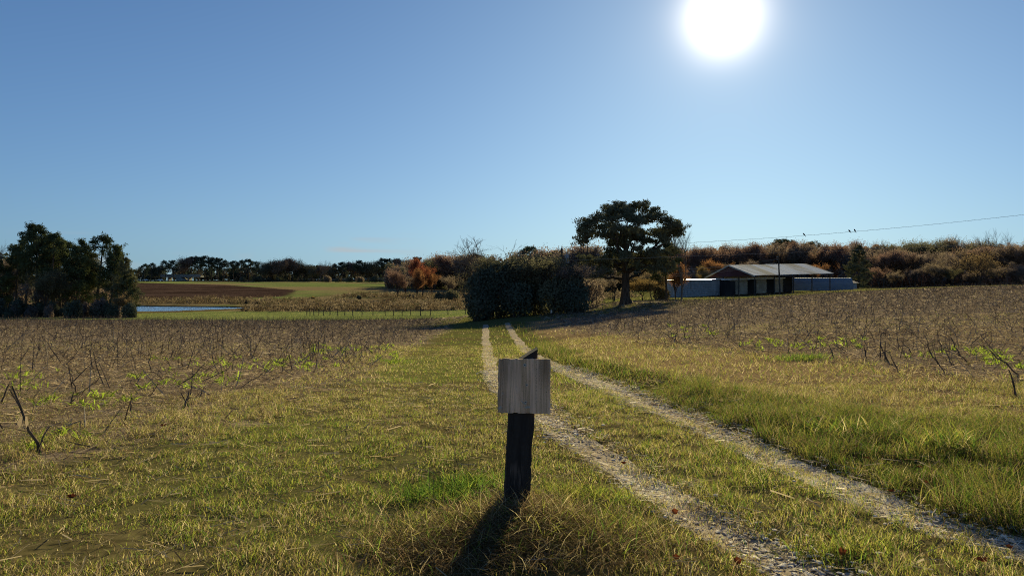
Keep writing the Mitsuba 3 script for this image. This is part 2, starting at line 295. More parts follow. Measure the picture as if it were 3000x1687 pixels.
def ground_fn(p, n, uv):
    x, y = p.x, p.y
    big, mid, small = fbm(x * 0.35, y * 0.35, 1.0), noise(x * 2.3, y * 2.3, 2.0), noise(x * 21, y * 21, 3.0)
    thatch = mix((0.035, 0.030, 0.015), (0.17, 0.14, 0.065), 0.55 * small + 0.45 * mid)
    lawn = mix(thatch, (0.10, 0.115, 0.032), 0.55 * smoothstep(0.35, 0.65, big) + 0.25 * smoothstep(30.0, 60.0, y))
    litter = mix((0.055, 0.042, 0.034), (0.28, 0.215, 0.16), 0.6 * small + 0.4 * mid)
    dry = mix((0.10, 0.068, 0.04), (0.29, 0.205, 0.12), 0.5 * small + 0.5 * big)
    w = 0.9 * (mid - 0.5) + 1.3 * (big - 0.5)
    verge = smoothstep(0.15, 0.45, x - TRACK[1](y, dmx)) * smoothstep(0.5, -0.5, x - EDGE_R(y, dmx))
    c = mix(lawn, lawn * 0.45, verge * smoothstep(40.0, 15.0, y))  # ground under the rough grass darkened: painted shade between the blades
    c = mix(c, dry, smoothstep(-0.5, 0.7, x - EDGE_R(y, dmx) + w))
    c = mix(c, litter, smoothstep(-0.8, 0.8, x - EDGE_S(y, dmx) + 2 * w))
    c = mix(c, litter, smoothstep(-0.5, 0.6, EDGE_L(y, dmx) - x + w) * smoothstep(FAR_L + 3.0, FAR_L - 3.0, y + 3 * w))
    # beyond the fields: pasture, brush, ploughed land
    far = smoothstep(FAR_L - 4.0, FAR_L + 3.0, y + 3 * w)
    g2, g3 = fbm(x * 0.045, y * 0.03, 6.0), noise(x * 0.4, y * 0.22, 7.0)
    pasture = mix((0.085, 0.115, 0.038), (0.185, 0.205, 0.08), 0.5 * g3 + 0.5 * g2)
    pasture = mix(pasture, (0.19, 0.135, 0.085), 0.85 * smoothstep(0.47, 0.58, fbm(x * 0.010 + 4.0, y * 0.022, 8.0)) * smoothstep(240.0, 330.0, y))
    brush = mix((0.085, 0.062, 0.038), (0.20, 0.155, 0.095), g3)
    pasture = mix(pasture, brush, smoothstep(134.0, 142.0, y) * smoothstep(285.0, 225.0, y + 60 * (g2 - 0.5)) * smoothstep(-64.0, -54.0, x + 6 * g3) * smoothstep(30.0, 20.0, x))
    pasture = mix(pasture, brush, smoothstep(176.0, 182.0, y + 5 * g3) * smoothstep(214.0, 206.0, y) * smoothstep(-50.0, -58.0, x))
    furrow = noise(x * 0.06, y * 0.55, 5.0) * 0.6 + noise(x * 0.5, y * 1.4, 9.0) * 0.4
    plough = mix((0.020, 0.012, 0.011), (0.085, 0.056, 0.050), smoothstep(0.25, 0.8, furrow))
    pasture = mix(pasture, plough, smoothstep(-1.0, 3.0, inside_poly(x, y, PLOUGH) + 3 * (g3 - 0.5)))
    left = smoothstep(6.0, -6.0, x - 0.045 * y - 4 * (mid - 0.5))
    yard = mix((0.075, 0.085, 0.03), (0.16, 0.13, 0.06), 0.5 * mid + 0.5 * big)
    c = mix(c, pasture, far * left)
    edge = 96.0 + 0.42 * dr.maximum(x - 25.0, 0.0)
    c = mix(c, yard, smoothstep(-3.0, 2.0, y - edge + 2 * w) * (1 - left))
    yard0 = smoothstep(58.0, 63.0, y + 2 * w) * (1 - smoothstep(0.0, 9.0, x - (y - 62.0) * 0.55 - 6.0)) * smoothstep(-0.05, 0.02, x * 0.02 + 0.15)
    c = mix(c, lawn, yard0 * (1 - far * left))
    return c
scene['m_ground'] = diffuse(proc(ground_fn))
struct('ground', (np.stack([X, Y, Z], -1).reshape(-1, 3), gf), 'm_ground', smooth=True)

def track_fn(p, n, uv):
    d1, d2, r = voronoi(p.x * 40, p.y * 40)
    stone = mix((0.36, 0.32, 0.27), (0.68, 0.62, 0.54), r) * (0.72 + 0.28 * smoothstep(0.02, 0.3, d2 - d1))
    soil = mix((0.19, 0.155, 0.12), (0.46, 0.385, 0.31), 0.5 * noise(p.x * 14, p.y * 14, 1.0) + 0.5 * noise(p.x * 3, p.y * 2, 5.0))
    return mix(soil, stone, smoothstep(40.0, 10.0, p.y) * smoothstep(0.40, 0.62, fbm(p.x * 1.2, p.y * 0.8, 4.0)))
scene['m_track'] = diffuse(proc(track_fn))
ys = np.concatenate([np.arange(1.5, 12, 0.12), np.arange(12, 30, 0.3), np.arange(30, 61, 0.8)])
for k, L in enumerate(TRACK):
    rows = []
    for s in np.linspace(-1, 1, 9):
        wd = 0.13 + 0.22 * meshkit.fbm(np.stack([ys * 0 + (s > 0) * 9 + k * 3, ys * 0.9, ys * 0], -1), 3, 2)
        x = L(ys) + s * wd
        rows.append(np.stack([x, ys, ground(x, ys) + 0.018 - 0.03 * abs(s) ** 3], -1))
    R = np.array(rows); a, b = R.shape[:2]
    i, j = np.meshgrid(np.arange(a - 1), np.arange(b - 1), indexing='ij'); qq = (i * b + j).ravel()
    struct('wheel_track' + ('_001' if k else ''), (R.reshape(-1, 3), np.vstack([np.stack([qq, qq + b, qq + b + 1], 1), np.stack([qq, qq + b + 1, qq + 1], 1)])), 'm_track', smooth=True)

# the pond and its low earth bank
tri_v, tri_f = trimesh.creation.triangulate_polygon(pond_poly.buffer(0.8), engine='earcut')
struct('pond', (np.hstack([tri_v, np.full((len(tri_v), 1), WATER)]), tri_f), 'm_water')
ring = []
for off, dz in ((-0.6, -0.25), (0.15, 0.10), (1.0, 0.22), (4.2, None)):
    e = pond_poly.buffer(off).exterior if off > 0 else pond_poly.buffer(off).exterior
    p = np.array([e.interpolate(t, normalized=True).coords[0] for t in np.linspace(0, 1, 161)[:-1]])
    s0 = np.argmin(np.hypot(p[:, 0] + 112, p[:, 1] - 128)); p = np.roll(p, -s0, 0)
    z = ground(p[:, 0], p[:, 1]) - 0.06 if dz is None else np.full(len(p), WATER + dz)
    if dz is not None and off > 0: z = z + 0.10 * (meshkit.noise(np.stack([p[:, 0] * 0.5, p[:, 1] * 0.5, p[:, 0] * 0], -1), 4) - 0.3)
    ring.append(np.column_stack([p, z]))
R = np.array(ring); b = R.shape[1]
bank_f = [[i * b + j, i * b + (j + 1) % b, (i + 1) * b + (j + 1) % b, (i + 1) * b + j] for i in range(3) for j in range(b)]
def bank_fn(p, n, uv): return mix((0.055, 0.038, 0.025), (0.15, 0.125, 0.06), noise(p.x * 1.5, p.y * 1.5, p.z * 4) * 0.6 + 0.4 * noise(p.x * 0.3, p.y * 0.3, 1.0))
scene['m_bank'] = diffuse(proc(bank_fn))
struct('pond_bank', (R.reshape(-1, 3), np.array(bank_f)), 'm_bank', smooth=True)

# ------------------------------------------------------------------ sheds
def world(A, phi):
    c, s = math.cos(phi), math.sin(phi)
    M = np.array([[c, -s], [s, c]])
    return lambda X_, Y_, z: (float(A[0] + M[0, 0] * X_ + M[0, 1] * Y_), float(A[1] + M[1, 0] * X_ + M[1, 1] * Y_), float(z))

# the open pole barn: red gable, patched metal roof on posts
A = at(1898, 692, 125)[:2]; W_, L_ = 12.3, 15.9
wb = world(A, math.radians(22))
def eave(X_, Y_): return 3.56 + 0.026 * X_ - 0.012 * Y_
def roofz(X_, Y_): return eave(X_, Y_) + 1.78 * (1 - abs(Y_ - W_ / 2) / (W_ / 2))
barn = thing('pole_barn', 'open pole barn with patched metal roof and dark red gable', 'barn')
for side in (0, 1):
    n = 15
    for k in range(n):
        x0, x1 = -0.35 + k * (L_ + 0.7) / n, -0.35 + (k + 1) * (L_ + 0.7) / n - 0.03
        ya, yb = (-0.45, W_ / 2) if side == 0 else (W_ + 0.45, W_ / 2)
        lift = 0.012 * (k % 2)
        def cz(x, y): return eave(x, y) + 1.78 * (1 - abs(y - W_ / 2) / (W_ / 2)) + 0.06 + lift
        lo = [wb(x0, ya, cz(x0, ya)), wb(x1, ya, cz(x1, ya)), wb(x1, yb, cz(x1, yb)), wb(x0, yb, cz(x0, yb))]
        if side: lo = [lo[1], lo[0], lo[3], lo[2]]
        part(barn, 'roof_sheet', hexa([(a, b_, c - 0.04) for a, b_, c in lo] + lo), 'm_galv')
g = [wb(0, 0.1, eave(0, 0) - 0.1), wb(0.1, 0.1, eave(0, 0) - 0.1), wb(0.1, W_ - 0.1, eave(0, W_) - 0.1), wb(0, W_ - 0.1, eave(0, W_) - 0.1)]
gt = [wb(0, W_ / 2 - 0.05, roofz(0, W_ / 2) - 0.05), wb(0.1, W_ / 2 - 0.05, roofz(0, W_ / 2) - 0.05), wb(0.1, W_ / 2 + 0.05, roofz(0, W_ / 2) - 0.05), wb(0, W_ / 2 + 0.05, roofz(0, W_ / 2) - 0.05)]
part(barn, 'gable', hexa(g + gt), 'm_redgable')
for s in (0, 1):
    y0, y1 = (-0.47, W_ / 2) if s == 0 else (W_ / 2, W_ + 0.47)
    cs = []
    for dz in (-0.17, 0.035):
        cs += [wb(-0.42, y0, roofz(0, y0) + dz), wb(-0.36, y0, roofz(0, y0) + dz), wb(-0.36, y1, roofz(0, y1) + dz), wb(-0.42, y1, roofz(0, y1) + dz)]
    part(barn, 'roof_edge_strip', hexa(cs), 'm_whiteside')
part(barn, 'beam', cat_mesh([tubes([[*wb(0, y, eave(0, y) - 0.06), *wb(L_, y, eave(L_, y) - 0.06), 0.09, 0.09]], 4) for y in (0.05, W_ - 0.05)]), 'm_pole')
for X_, Y_ in [(x, y) for y in (0.05, W_ - 0.05) for x in (0.1, 4.05, 8.0, 11.9, 15.8)] + [(0.12, 4.1), (0.12, 8.2)]:
    x, y, _ = wb(X_, Y_, 0); zt = eave(X_, Y_) - 0.08 + (0 if Y_ in (0.05, W_ - 0.05) else 0.2)
    part(barn, 'post', tubes([[x, y, gz(x, y) - 0.3, x, y, zt, 0.1, 0.1]], 6), 'm_pole')

# the long low stable under and beside it
p0, p1 = at(1700, 749, 128.0), at(1993, 735, 134.0)
phi = math.atan2(p1[1] - p0[1], p1[0] - p0[0]); LEN = float(np.hypot(*(p1 - p0)[:2]))
ws = world(p0[:2], phi)
def sz(X_): return -0.17 + (0.80 + 0.17) * X_ / LEN           # floor line
def st(X_): return 2.62 + 0.58 * X_ / LEN                      # front wall top
def wx(px):                                                   # survey: place along the front wall from the photo's column
    u = (px - CX) / F; c, s = math.cos(phi), math.sin(phi)
    return (u * p0[1] - p0[0]) / (c - u * s)
stable = thing('stable', 'long low stable with white ribbed siding and dark doorways under the pole barn', 'stable')
def wall_panel(xa, xb, off, ribs, bs, name, lo=0.0, hi=0.0):
    rows, zs = [], np.linspace(0, 1, ribs * 4 + 1)
    v = []
    for t_ in zs:
        ph = (t_ * ribs) % 1.0
        o = off - (0.055 if 0.12 < ph < 0.62 else 0.0)
        for X_ in (xa, xb): v.append(ws(X_, o, sz(X_) + lo + (st(X_) - hi - sz(X_) - lo) * t_))
    for t_ in (1, 0):
        for X_ in (xa, xb): v.append(ws(X_, off + 0.12, sz(X_) + lo + (st(X_) - hi - sz(X_) - lo) * t_))
    n = len(v) // 2
    f = [[2 * i, 2 * i + 1, 2 * i + 3, 2 * i + 2] for i in range(n - 1)]
    return part(stable, name, (np.array(v), np.array(f)), bs)
cols = [wx(p) for p in (1700, 1810, 1837, 1882, 1905, 1930, 1952, 1972, 1993)]
wall_panel(cols[0], cols[1], 0.0, 9, 'm_greyside', 'wall')
for a, b_ in ((2, 3), (4, 5), (6, 7)): wall_panel(cols[a], cols[b_], 0.25, 9, 'm_whiteside', 'wall')
wall_panel(cols[7], cols[8], 0.0, 8, 'm_darkside', 'wall')
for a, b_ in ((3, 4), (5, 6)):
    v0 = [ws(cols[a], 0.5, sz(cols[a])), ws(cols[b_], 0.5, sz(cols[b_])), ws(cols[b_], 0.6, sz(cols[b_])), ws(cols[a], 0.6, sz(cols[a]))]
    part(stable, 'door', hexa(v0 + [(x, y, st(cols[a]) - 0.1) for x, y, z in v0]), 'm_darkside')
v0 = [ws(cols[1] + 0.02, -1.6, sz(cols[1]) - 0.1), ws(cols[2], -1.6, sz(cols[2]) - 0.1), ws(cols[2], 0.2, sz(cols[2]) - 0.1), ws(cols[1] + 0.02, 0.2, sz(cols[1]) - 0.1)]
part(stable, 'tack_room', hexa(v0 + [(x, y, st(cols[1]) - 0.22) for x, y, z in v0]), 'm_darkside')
v0 = [ws(-0.0, 0.13, -0.6), ws(LEN, 0.62, -0.1), ws(LEN, 3.2, 0.2), ws(0, 3.2, -0.4)]
part(stable, 'back_wall', hexa([ws(0, 3.0, -0.6), ws(LEN, 3.0, 0.0), ws(LEN, 3.15, 0.0), ws(0, 3.15, -0.6), ws(0, 3.0, st(0) + 0.1), ws(LEN, 3.0, st(LEN) + 0.1), ws(LEN, 3.15, st(LEN) + 0.1), ws(0, 3.15, st(0) + 0.1)]), 'm_greyside')
for X_ in (0.0, LEN - 0.1):
    part(stable, 'end_wall', hexa([ws(X_, 0.13, sz(X_) - 0.3), ws(X_ + 0.1, 0.13, sz(X_) - 0.3), ws(X_ + 0.1, 3.0, sz(X_) - 0.3), ws(X_, 3.0, sz(X_) - 0.3), ws(X_, 0.13, st(X_)), ws(X_ + 0.1, 0.13, st(X_)), ws(X_ + 0.1, 3.0, st(X_) + 0.1), ws(X_, 3.0, st(X_) + 0.1)]), 'm_greyside')
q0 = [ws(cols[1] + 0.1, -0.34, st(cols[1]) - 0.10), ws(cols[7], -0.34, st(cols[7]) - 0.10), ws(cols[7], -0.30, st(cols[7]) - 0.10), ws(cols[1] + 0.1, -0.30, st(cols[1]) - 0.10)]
part(stable, 'roof_edge_strip', hexa(q0 + [(x, y, z + 0.22) for x, y, z in q0]), 'm_carwhite')  # added pale strip, white paint standing in for a sunlit roof edge
xs = np.linspace(-0.2, cols[7] + 0.1, 10)
for a, b_ in zip(xs[:-1], xs[1:]):
    q0 = [ws(a, -0.28, st(a) + 0.03), ws(b_ - 0.02, -0.28, st(b_) + 0.03), ws(b_ - 0.02, 3.3, st(b_) + 0.20), ws(a, 3.3, st(a) + 0.20)]
    part(stable, 'roof_sheet', hexa(q0 + [(x, y, z + 0.05) for x, y, z in q0]), 'm_brightroof')
q0 = [ws(cols[7] + 0.12, -0.3, st(LEN) - 0.05), ws(LEN + 0.2, -0.3, st(LEN)), ws(LEN + 0.2, 3.3, st(LEN) + 0.3), ws(cols[7] + 0.12, 3.3, st(LEN) + 0.25)]
part(stable, 'roof_sheet', hexa(q0 + [(x, y, z + 0.06) for x, y, z in q0]), 'm_darkside')

# the ribbed blue hoop shed behind, and a little roof beyond it
def hoop(A_, phi_, length, r, h, zf):
    w = world(A_, phi_); n = 24; v = []
    prof = [(-r * math.cos(t) * (1.0), h * min(1, 1.12 * math.sin(t) ** 0.75)) for t in np.linspace(0, math.pi, 15)]
    for k in range(2 * n + 1):
        s = 1.0 if k % 2 else 1.014
        for (y, z) in prof: v.append(w(k * length / (2 * n), y * s, zf + z * s))
    m = len(prof)
    f = [[k * m + i, k * m + i + 1, (k + 1) * m + i + 1, (k + 1) * m + i] for k in range(2 * n) for i in range(m - 1)]
    shell = (np.array(v), np.array(f))
    ends = []
    for X_ in (0.05, length - 0.05):
        c = [w(X_, y, zf + z) for y, z in prof]; mid = w(X_, 0, zf)
        ends.append((np.array([mid] + c), np.array([[0, i + 1, i + 2] for i in range(m - 1)])))
    return shell, ends
hp = at(1984, 731, 143)
sh, ends = hoop(hp[:2], math.radians(-9), 10.6, 2.6, 2.35, 0.95)
hs = thing('hoop_shed', 'ribbed blue-grey hoop shed behind the right end of the pole barn', 'shed')
part(hs, 'shell', sh, 'm_blueside', smooth=35)
for e in ends: part(hs, 'end_wall', e, 'm_blueside')
lp = at(2118, 728, 158); wl = world(lp[:2], 0.1)
ls = thing('small_shed', 'small shed with a pale low roof right of the blue hoop shed', 'shed')
part(ls, 'wall', hexa([wl(0, 0, 0.6), wl(3.2, 0, 0.6), wl(3.2, 3, 0.6), wl(0, 3, 0.6), wl(0, 0, 2.35), wl(3.2, 0, 2.35), wl(3.2, 3, 3.0), wl(0, 3, 3.0)]), 'm_greyside')
part(ls, 'roof', hexa([wl(-0.4, -0.3, 2.36), wl(3.6, -0.3, 2.36), wl(3.6, 3.3, 3.05), wl(-0.4, 3.3, 3.05), wl(-0.4, -0.3, 2.42), wl(3.6, -0.3, 2.42), wl(3.6, 3.3, 3.11), wl(-0.4, 3.3, 3.11)]), 'm_whiteside')

# ------------------------------------------------------------------ the far highway, overpass and cars
hx = np.linspace(-420, -5, 120)
def hy(x): return 700 + 0.10 * (x + 200)
def hz(x): return 5.9 + 0.006 * (x + 420) * (x < -180) + np.where(x >= -180, 1.44 + 0.012 * (x + 180), 0)
strip = [(x, hy(x) + o, hz(x) + dz) for o, dz in ((-16, -4.5), (-9, 0.0), (9, 0.0), (16, -4.5)) for x in hx]
V = np.array(strip); nb = len(hx)
struct('highway', (V[nb:3 * nb], np.array([[i, i + 1, nb + i + 1, nb + i] for i in range(nb - 1)])), 'm_asphalt')
emb = np.vstack([V[:nb], V[nb:2 * nb] - [0, 0, 0.01], V[2 * nb:3 * nb] - [0, 0, 0.01], V[3 * nb:]])
struct('highway_embankment', (emb, np.array([[r * nb + i, r * nb + i + 1, (r + 1) * nb + i + 1, (r + 1) * nb + i] for r in (0, 2) for i in range(nb - 1)])), 'm_bank')
rail = thing('guard_rail', 'grey guard rail along the far highway', 'guard rail')
rx = np.linspace(-190, -30, 41)
part(rail, 'rail', polytube([(x, hy(x) - 8, float(hz(x)) + 0.65) for x in rx], 0.18, 4), 'm_grey')
part(rail, 'post', cat_mesh([tubes([[x, hy(x) - 7.8, float(hz(x)) - 0.2, x, hy(x) - 7.8, float(hz(x)) + 0.65, 0.1, 0.1]], 4) for x in rx]), 'm_grey')
labels[rail + '__post'] = {'kind': 'stuff'}
ob = thing('overpass_bridge', 'grey concrete overpass bridge with a pale abutment slope far beyond the pond', 'bridge')
bx0, bx1, bd = (412 - CX) / F * 715, (496 - CX) / F * 715, 715.0
part(ob, 'deck', box(bx0 - 3, bx1 + 3, bd, bd + 9, 10.1, 11.5), 'm_concrete')
part(ob, 'parapet', box(bx0 - 3, bx1 + 3, bd - 0.15, bd + 0.2, 11.5, 12.7), 'm_concrete')
for t_ in (0.10, 0.72): part(ob, 'pier', box(bx0 + t_ * 30, bx0 + t_ * 30 + 1.3, bd + 1, bd + 8, 4.5, 10.1), 'm_concrete')
ax = bx0 + 13
part(ob, 'abutment', hexa([(ax, bd - 2, 5.6), (ax + 12, bd - 2, 5.6), (ax + 12, bd + 8, 5.6), (ax, bd + 8, 5.6), (ax - 1.5, bd - 1.9, 10.0), (ax + 2.5, bd - 1.9, 10.0), (ax + 2.5, bd + 8, 10.0), (ax - 1.5, bd + 8, 10.0)]), 'm_concrete')

def car(px, label, cat, d=690, van=False):
    x = (px - CX) / F * d; y = hy(x) - 3; z = float(hz(x))
    k = thing('parked_van' if van else 'passing_car', label, cat, None if van else 'cars on the far highway')
    top = 2.0 if van else 1.45
    body = [(-2.3, 0.35), (-2.35, 0.8), (-1.5, 0.95), (-0.8, top), (1.2, top), (2.0, 0.98), (2.35, 0.9), (2.35, 0.35)]
    pm = trimesh.creation.extrude_polygon(Polygon(body), 1.75, engine='earcut')
    v = np.column_stack([pm.vertices[:, 0], pm.vertices[:, 2], pm.vertices[:, 1]]) + [x, y - 0.9, z]
    part(k, 'body', (v, pm.faces[:, ::-1]), 'm_carwhite')
    pw = trimesh.creation.extrude_polygon(Polygon([(-1.3, 1.0), (-0.75, top - 0.1), (1.1, top - 0.1), (1.75, 1.0)]), 1.77, engine='earcut')
    v = np.column_stack([pw.vertices[:, 0], pw.vertices[:, 2], pw.vertices[:, 1]]) + [x, y - 0.91, z]
    part(k, 'window', (v, pw.faces[:, ::-1]), 'm_carglass')
    for wx_ in (-1.45, 1.4):
        cyl = trimesh.creation.cylinder(0.34, 1.8, sections=12); vv = cyl.vertices @ np.array([[1, 0, 0], [0, 0, 1], [0, -1, 0.0]]).T
        part(k, 'wheel', (vv + [x + wx_, y, z + 0.34], cyl.faces), 'm_black')
car(373, 'white car on the far highway nearest the left pine clump', 'car')
car(409, 'white car on the far highway just left of the overpass', 'car')
car(904, 'white van on the far highway right of the overpass', 'van', van=True)

# ------------------------------------------------------------------ trees
def bent(p, d, length, r0, r1, rng, n=4, wob=0.25, lift=0.0):
    out, dd = [], d / np.linalg.norm(d)
    for k in range(n):
        q = p + dd * length / n; a, b = r0 + (r1 - r0) * k / n, r0 + (r1 - r0) * (k + 1) / n
        out.append([*p, *q, a, b]); p = q
        dd = dd + rng.normal(size=3) * wob / math.sqrt(n); dd[2] += lift; dd /= np.linalg.norm(dd)
    return out, p, dd
def pine(seed, h=10.0, bare=0.4, spread=0.24, tuft=0.36, n_br=46, dome=1.4, droop=0.0, per=13, trunk=0.17, prof=None, needle=0.30, rise=0.75, golden=False):
    """a pine of height h: bent trunk, limbs, needle clumps towards the limb ends"""
    rng = np.random.default_rng(seed)
    segs, p, dd = bent(np.zeros(3), np.array([rng.normal() * 0.04, rng.normal() * 0.04, 1.0]), h * 0.97, trunk, 0.035, rng, 9, 0.07, 0.04)
    tr = np.array(segs); pts = np.vstack([tr[:, :3], p]); tips = []
    limb = []
    for k in range(n_br):
        t = bare + (1 - bare) * ((k + rng.random()) / n_br) ** 0.9
        zz = t * 0.97 * 9; i = min(int(zz), 8); base = pts[i] * (1 - zz + i) + pts[i + 1] * (zz - i)
        f = (t - bare) / (1 - bare)
        ln = h * spread * (prof(f) if prof else (1 - f ** dome) ** 0.75 * (0.55 + 0.45 * min(1, f / 0.25))) * rng.uniform(0.7, 1.15) + 0.25
        az = k * 2.39996 + rng.normal() * 0.35 if golden else rng.random() * 2 * np.pi; up = 0.15 + rise * f - droop
        s, e, de = bent(base, np.array([math.cos(az), math.sin(az), up]), ln, 0.012 + 0.028 * ln / (h * 0.25), 0.012, rng, 4, 0.35, 0.06)
        limb += s
        P = np.array(s)
        for m in range(max(3, int(ln * 3.2))):
            u = rng.uniform(0.35, 1.0); i = min(int(u * 4), 3)
            b0 = P[i, :3] + (P[i, 3:6] - P[i, :3]) * (u * 4 - i)
            dv = np.array([math.cos(az), math.sin(az), 0.3]) + rng.normal(size=3) * 0.7
            s2, e2, _ = bent(b0, dv, ln * 0.28 * rng.uniform(0.5, 1.2) + 0.1, 0.012, 0.006, rng, 2, 0.3, 0.05)
            limb += s2; tips += [e2, (e2 + b0) / 2 + rng.normal(size=3) * 0.1]
        tips += [e, e + rng.normal(size=3) * 0.15]
    tips += [p + rng.normal(size=3) * 0.25 + [0, 0, -0.1] for _ in range(7)]
    c = np.repeat(np.array(tips), per, 0) + rng.normal(size=(len(tips) * per, 3)) * tuft * np.array([0.42, 0.42, 0.30])
    crown = tris(c, needle * rng.uniform(0.7, 1.3, len(c)), needle * 0.17, rng, 0.4)
    return cat_mesh([tubes(segs, 7), tubes(limb, 3)]), crown
def broadleaf(seed, h=10.0, trunk=0.16, fork=0.28, leaves=5, spread=0.75, leaf=0.19, lev=4, fuzz=0.3, up=0.55, kids=(3, 5), low=3):
    """a deciduous tree: forking limbs and twigs, leaves scattered about the twig ends (leaves = 0: bare)"""
    rng = np.random.default_rng(seed); segs, tips = [], []
    def grow(p, d, ln, r, level):
        s, e, de = bent(p, d, ln, r, r * 0.6, rng, 4 if level < 2 else 2, 0.28, 0.04)
        segs.extend(s)
        if level >= lev: tips.append(e); tips.append(np.array(s[-1][:3])); return
        P = np.array(s)
        for k in range(rng.integers(*kids) + (level == 0) * low):
            u = rng.uniform(0.45, 1.0) if level else rng.uniform(0.22, 1.0); i = min(int(u * len(P)), len(P) - 1)
            b = P[i, :3] + (P[i, 3:6] - P[i, :3]) * (u * len(P) - i) if u < 1 else e
            az = rng.random() * 2 * np.pi
            dv = de * 0.9 + spread * np.array([math.cos(az), math.sin(az), 0.15]) * rng.uniform(0.6, 1.2) + np.array([0, 0, up * 0.4])
            grow(b, dv, ln * rng.uniform(0.55, 0.82), max(r * 0.52, 0.007), level + 1)
        grow(e, de + rng.normal(size=3) * 0.2, ln * 0.7, max(r * 0.6, 0.007), level + 1)
    grow(np.zeros(3), np.array([rng.normal() * 0.06, rng.normal() * 0.06, 1.0]), h * fork * 1.15, trunk, 0)
    S = np.array(segs); k = h / max(S[:, 5].max(), 1e-3); S[:, :6] *= k; tp = np.array(tips) * k
    v = tubes(S, 4)
    if not leaves: return v, None
    c = np.repeat(tp, leaves, 0) + rng.normal(size=(len(tp) * leaves, 3)) * fuzz
    return v, tris(c, leaf * rng.uniform(0.6, 1.3, len(c)), leaf * 0.32, rng, 0.0)
PR = {}
def proto(name, mk):
    t, c = mk; PR[name] = (mikit.ply(t, None, smooth=True), foliage(c, np.array([0, 0, c[0][:, 2].mean() * 0.9]), (1, 1, 1.4)) if c is not None else None)
proto('pine_tall', pine(1, bare=0.42, spread=0.21))
proto('pine_open', pine(2, bare=0.36, spread=0.25, n_br=34, dome=2.2))
proto('pine_full', pine(3, bare=0.14, spread=0.26, n_br=46, dome=1.1, per=11))
proto('pine_round', pine(4, bare=0.45, spread=0.30, n_br=30, dome=2.6, tuft=0.5, needle=0.38, per=11))
proto('pine_far', pine(5, bare=0.5, spread=0.27, n_br=22, dome=2.2, tuft=0.55, needle=0.40, per=10))
proto('conifer', pine(6, bare=0.06, spread=0.33, n_br=85, dome=0.9, droop=0.35, tuft=0.3))
proto('leafy_a', broadleaf(11, leaves=9)); proto('leafy_b', broadleaf(12, leaves=8, spread=0.55, fork=0.34)); proto('leafy_c', broadleaf(13, leaves=10, spread=0.95, fork=0.2))
proto('thin_a', broadleaf(14, leaves=4, spread=0.45, fork=0.34, fuzz=0.22, trunk=0.13)); proto('thin_b', broadleaf(15, leaves=1, spread=0.6, fuzz=0.2))
proto('bare_a', broadleaf(16, leaves=0, spread=0.55, lev=5, kids=(2, 4), low=2, trunk=0.12)); proto('bare_b', broadleaf(17, leaves=0, spread=0.42, fork=0.30, lev=5, kids=(2, 4), low=2, trunk=0.12))
proto('leafy_far', broadleaf(18, leaves=16, lev=3, leaf=0.34, fuzz=0.55, fork=0.22, low=5)); proto('leafy_far2', broadleaf(19, leaves=16, lev=3, leaf=0.36, spread=0.55, fuzz=0.55, fork=0.24, low=5))
def bush(seed, n=2600, leaf=0.75):
    rng = np.random.default_rng(seed); st, c = [], []
    for _ in range(7):
        o = rng.normal(size=2) * 1.3; hh = rng.uniform(5.5, 9.6)
        s, _, _ = bent(np.array([*o * 0.5, -0.3]), np.array([*(o * 0.12), 1.0]), hh, 0.10, 0.03, rng, 5, 0.2); st += s
        m = n // 7; u = rng.normal(size=(m, 3)); u /= np.linalg.norm(u, axis=1, keepdims=True)
        r = rng.uniform(0.3, 1, (m, 1)) ** 0.4 * (0.7 + 0.6 * meshkit.noise(u * 2.6 + seed, seed))[:, None]
        c.append(u * r * [1.9, 1.9, hh * 0.52] + [*o, hh * 0.47])
    c = np.vstack(c); c = c[c[:, 2] > 0]
    return tubes(st, 4), tris(c, leaf * rng.uniform(0.6, 1.3, len(c)), leaf * 0.34, rng)
for k in range(3): proto(f'bush_{k}', bush(41 + k))
proto('leaning', broadleaf(23, leaves=5, spread=1.2, fork=0.14, up=0.3, trunk=0.2))

RZ = np.random.default_rng(77)
def where(px, cuts, words): return words[int(np.searchsorted(cuts, px))]
def tree(name, kind, px, d, top, colour, label, group=None, wide=1.0, cat='tree', trunk='m_bark', sink=0.15):
    x = (px - CX) / F * d; z = gz(x, d); h = EYE - (top - CY) / F * d - z
    k = thing(name, label, cat, group); s = h / 10.0
    to = T().translate([x, d, z - sink]).rotate([0, 0, 1], float(RZ.uniform(0, 360))).scale([s * wide, s * wide, s * 1.015])
    t, c = PR[kind]
    part(k, 'trunk', t, 'm_twig' if kind.startswith('bare') else trunk, to=to)
    if c is not None: part(k, 'crown', c, 'm_' + colour, to=to)
    return k

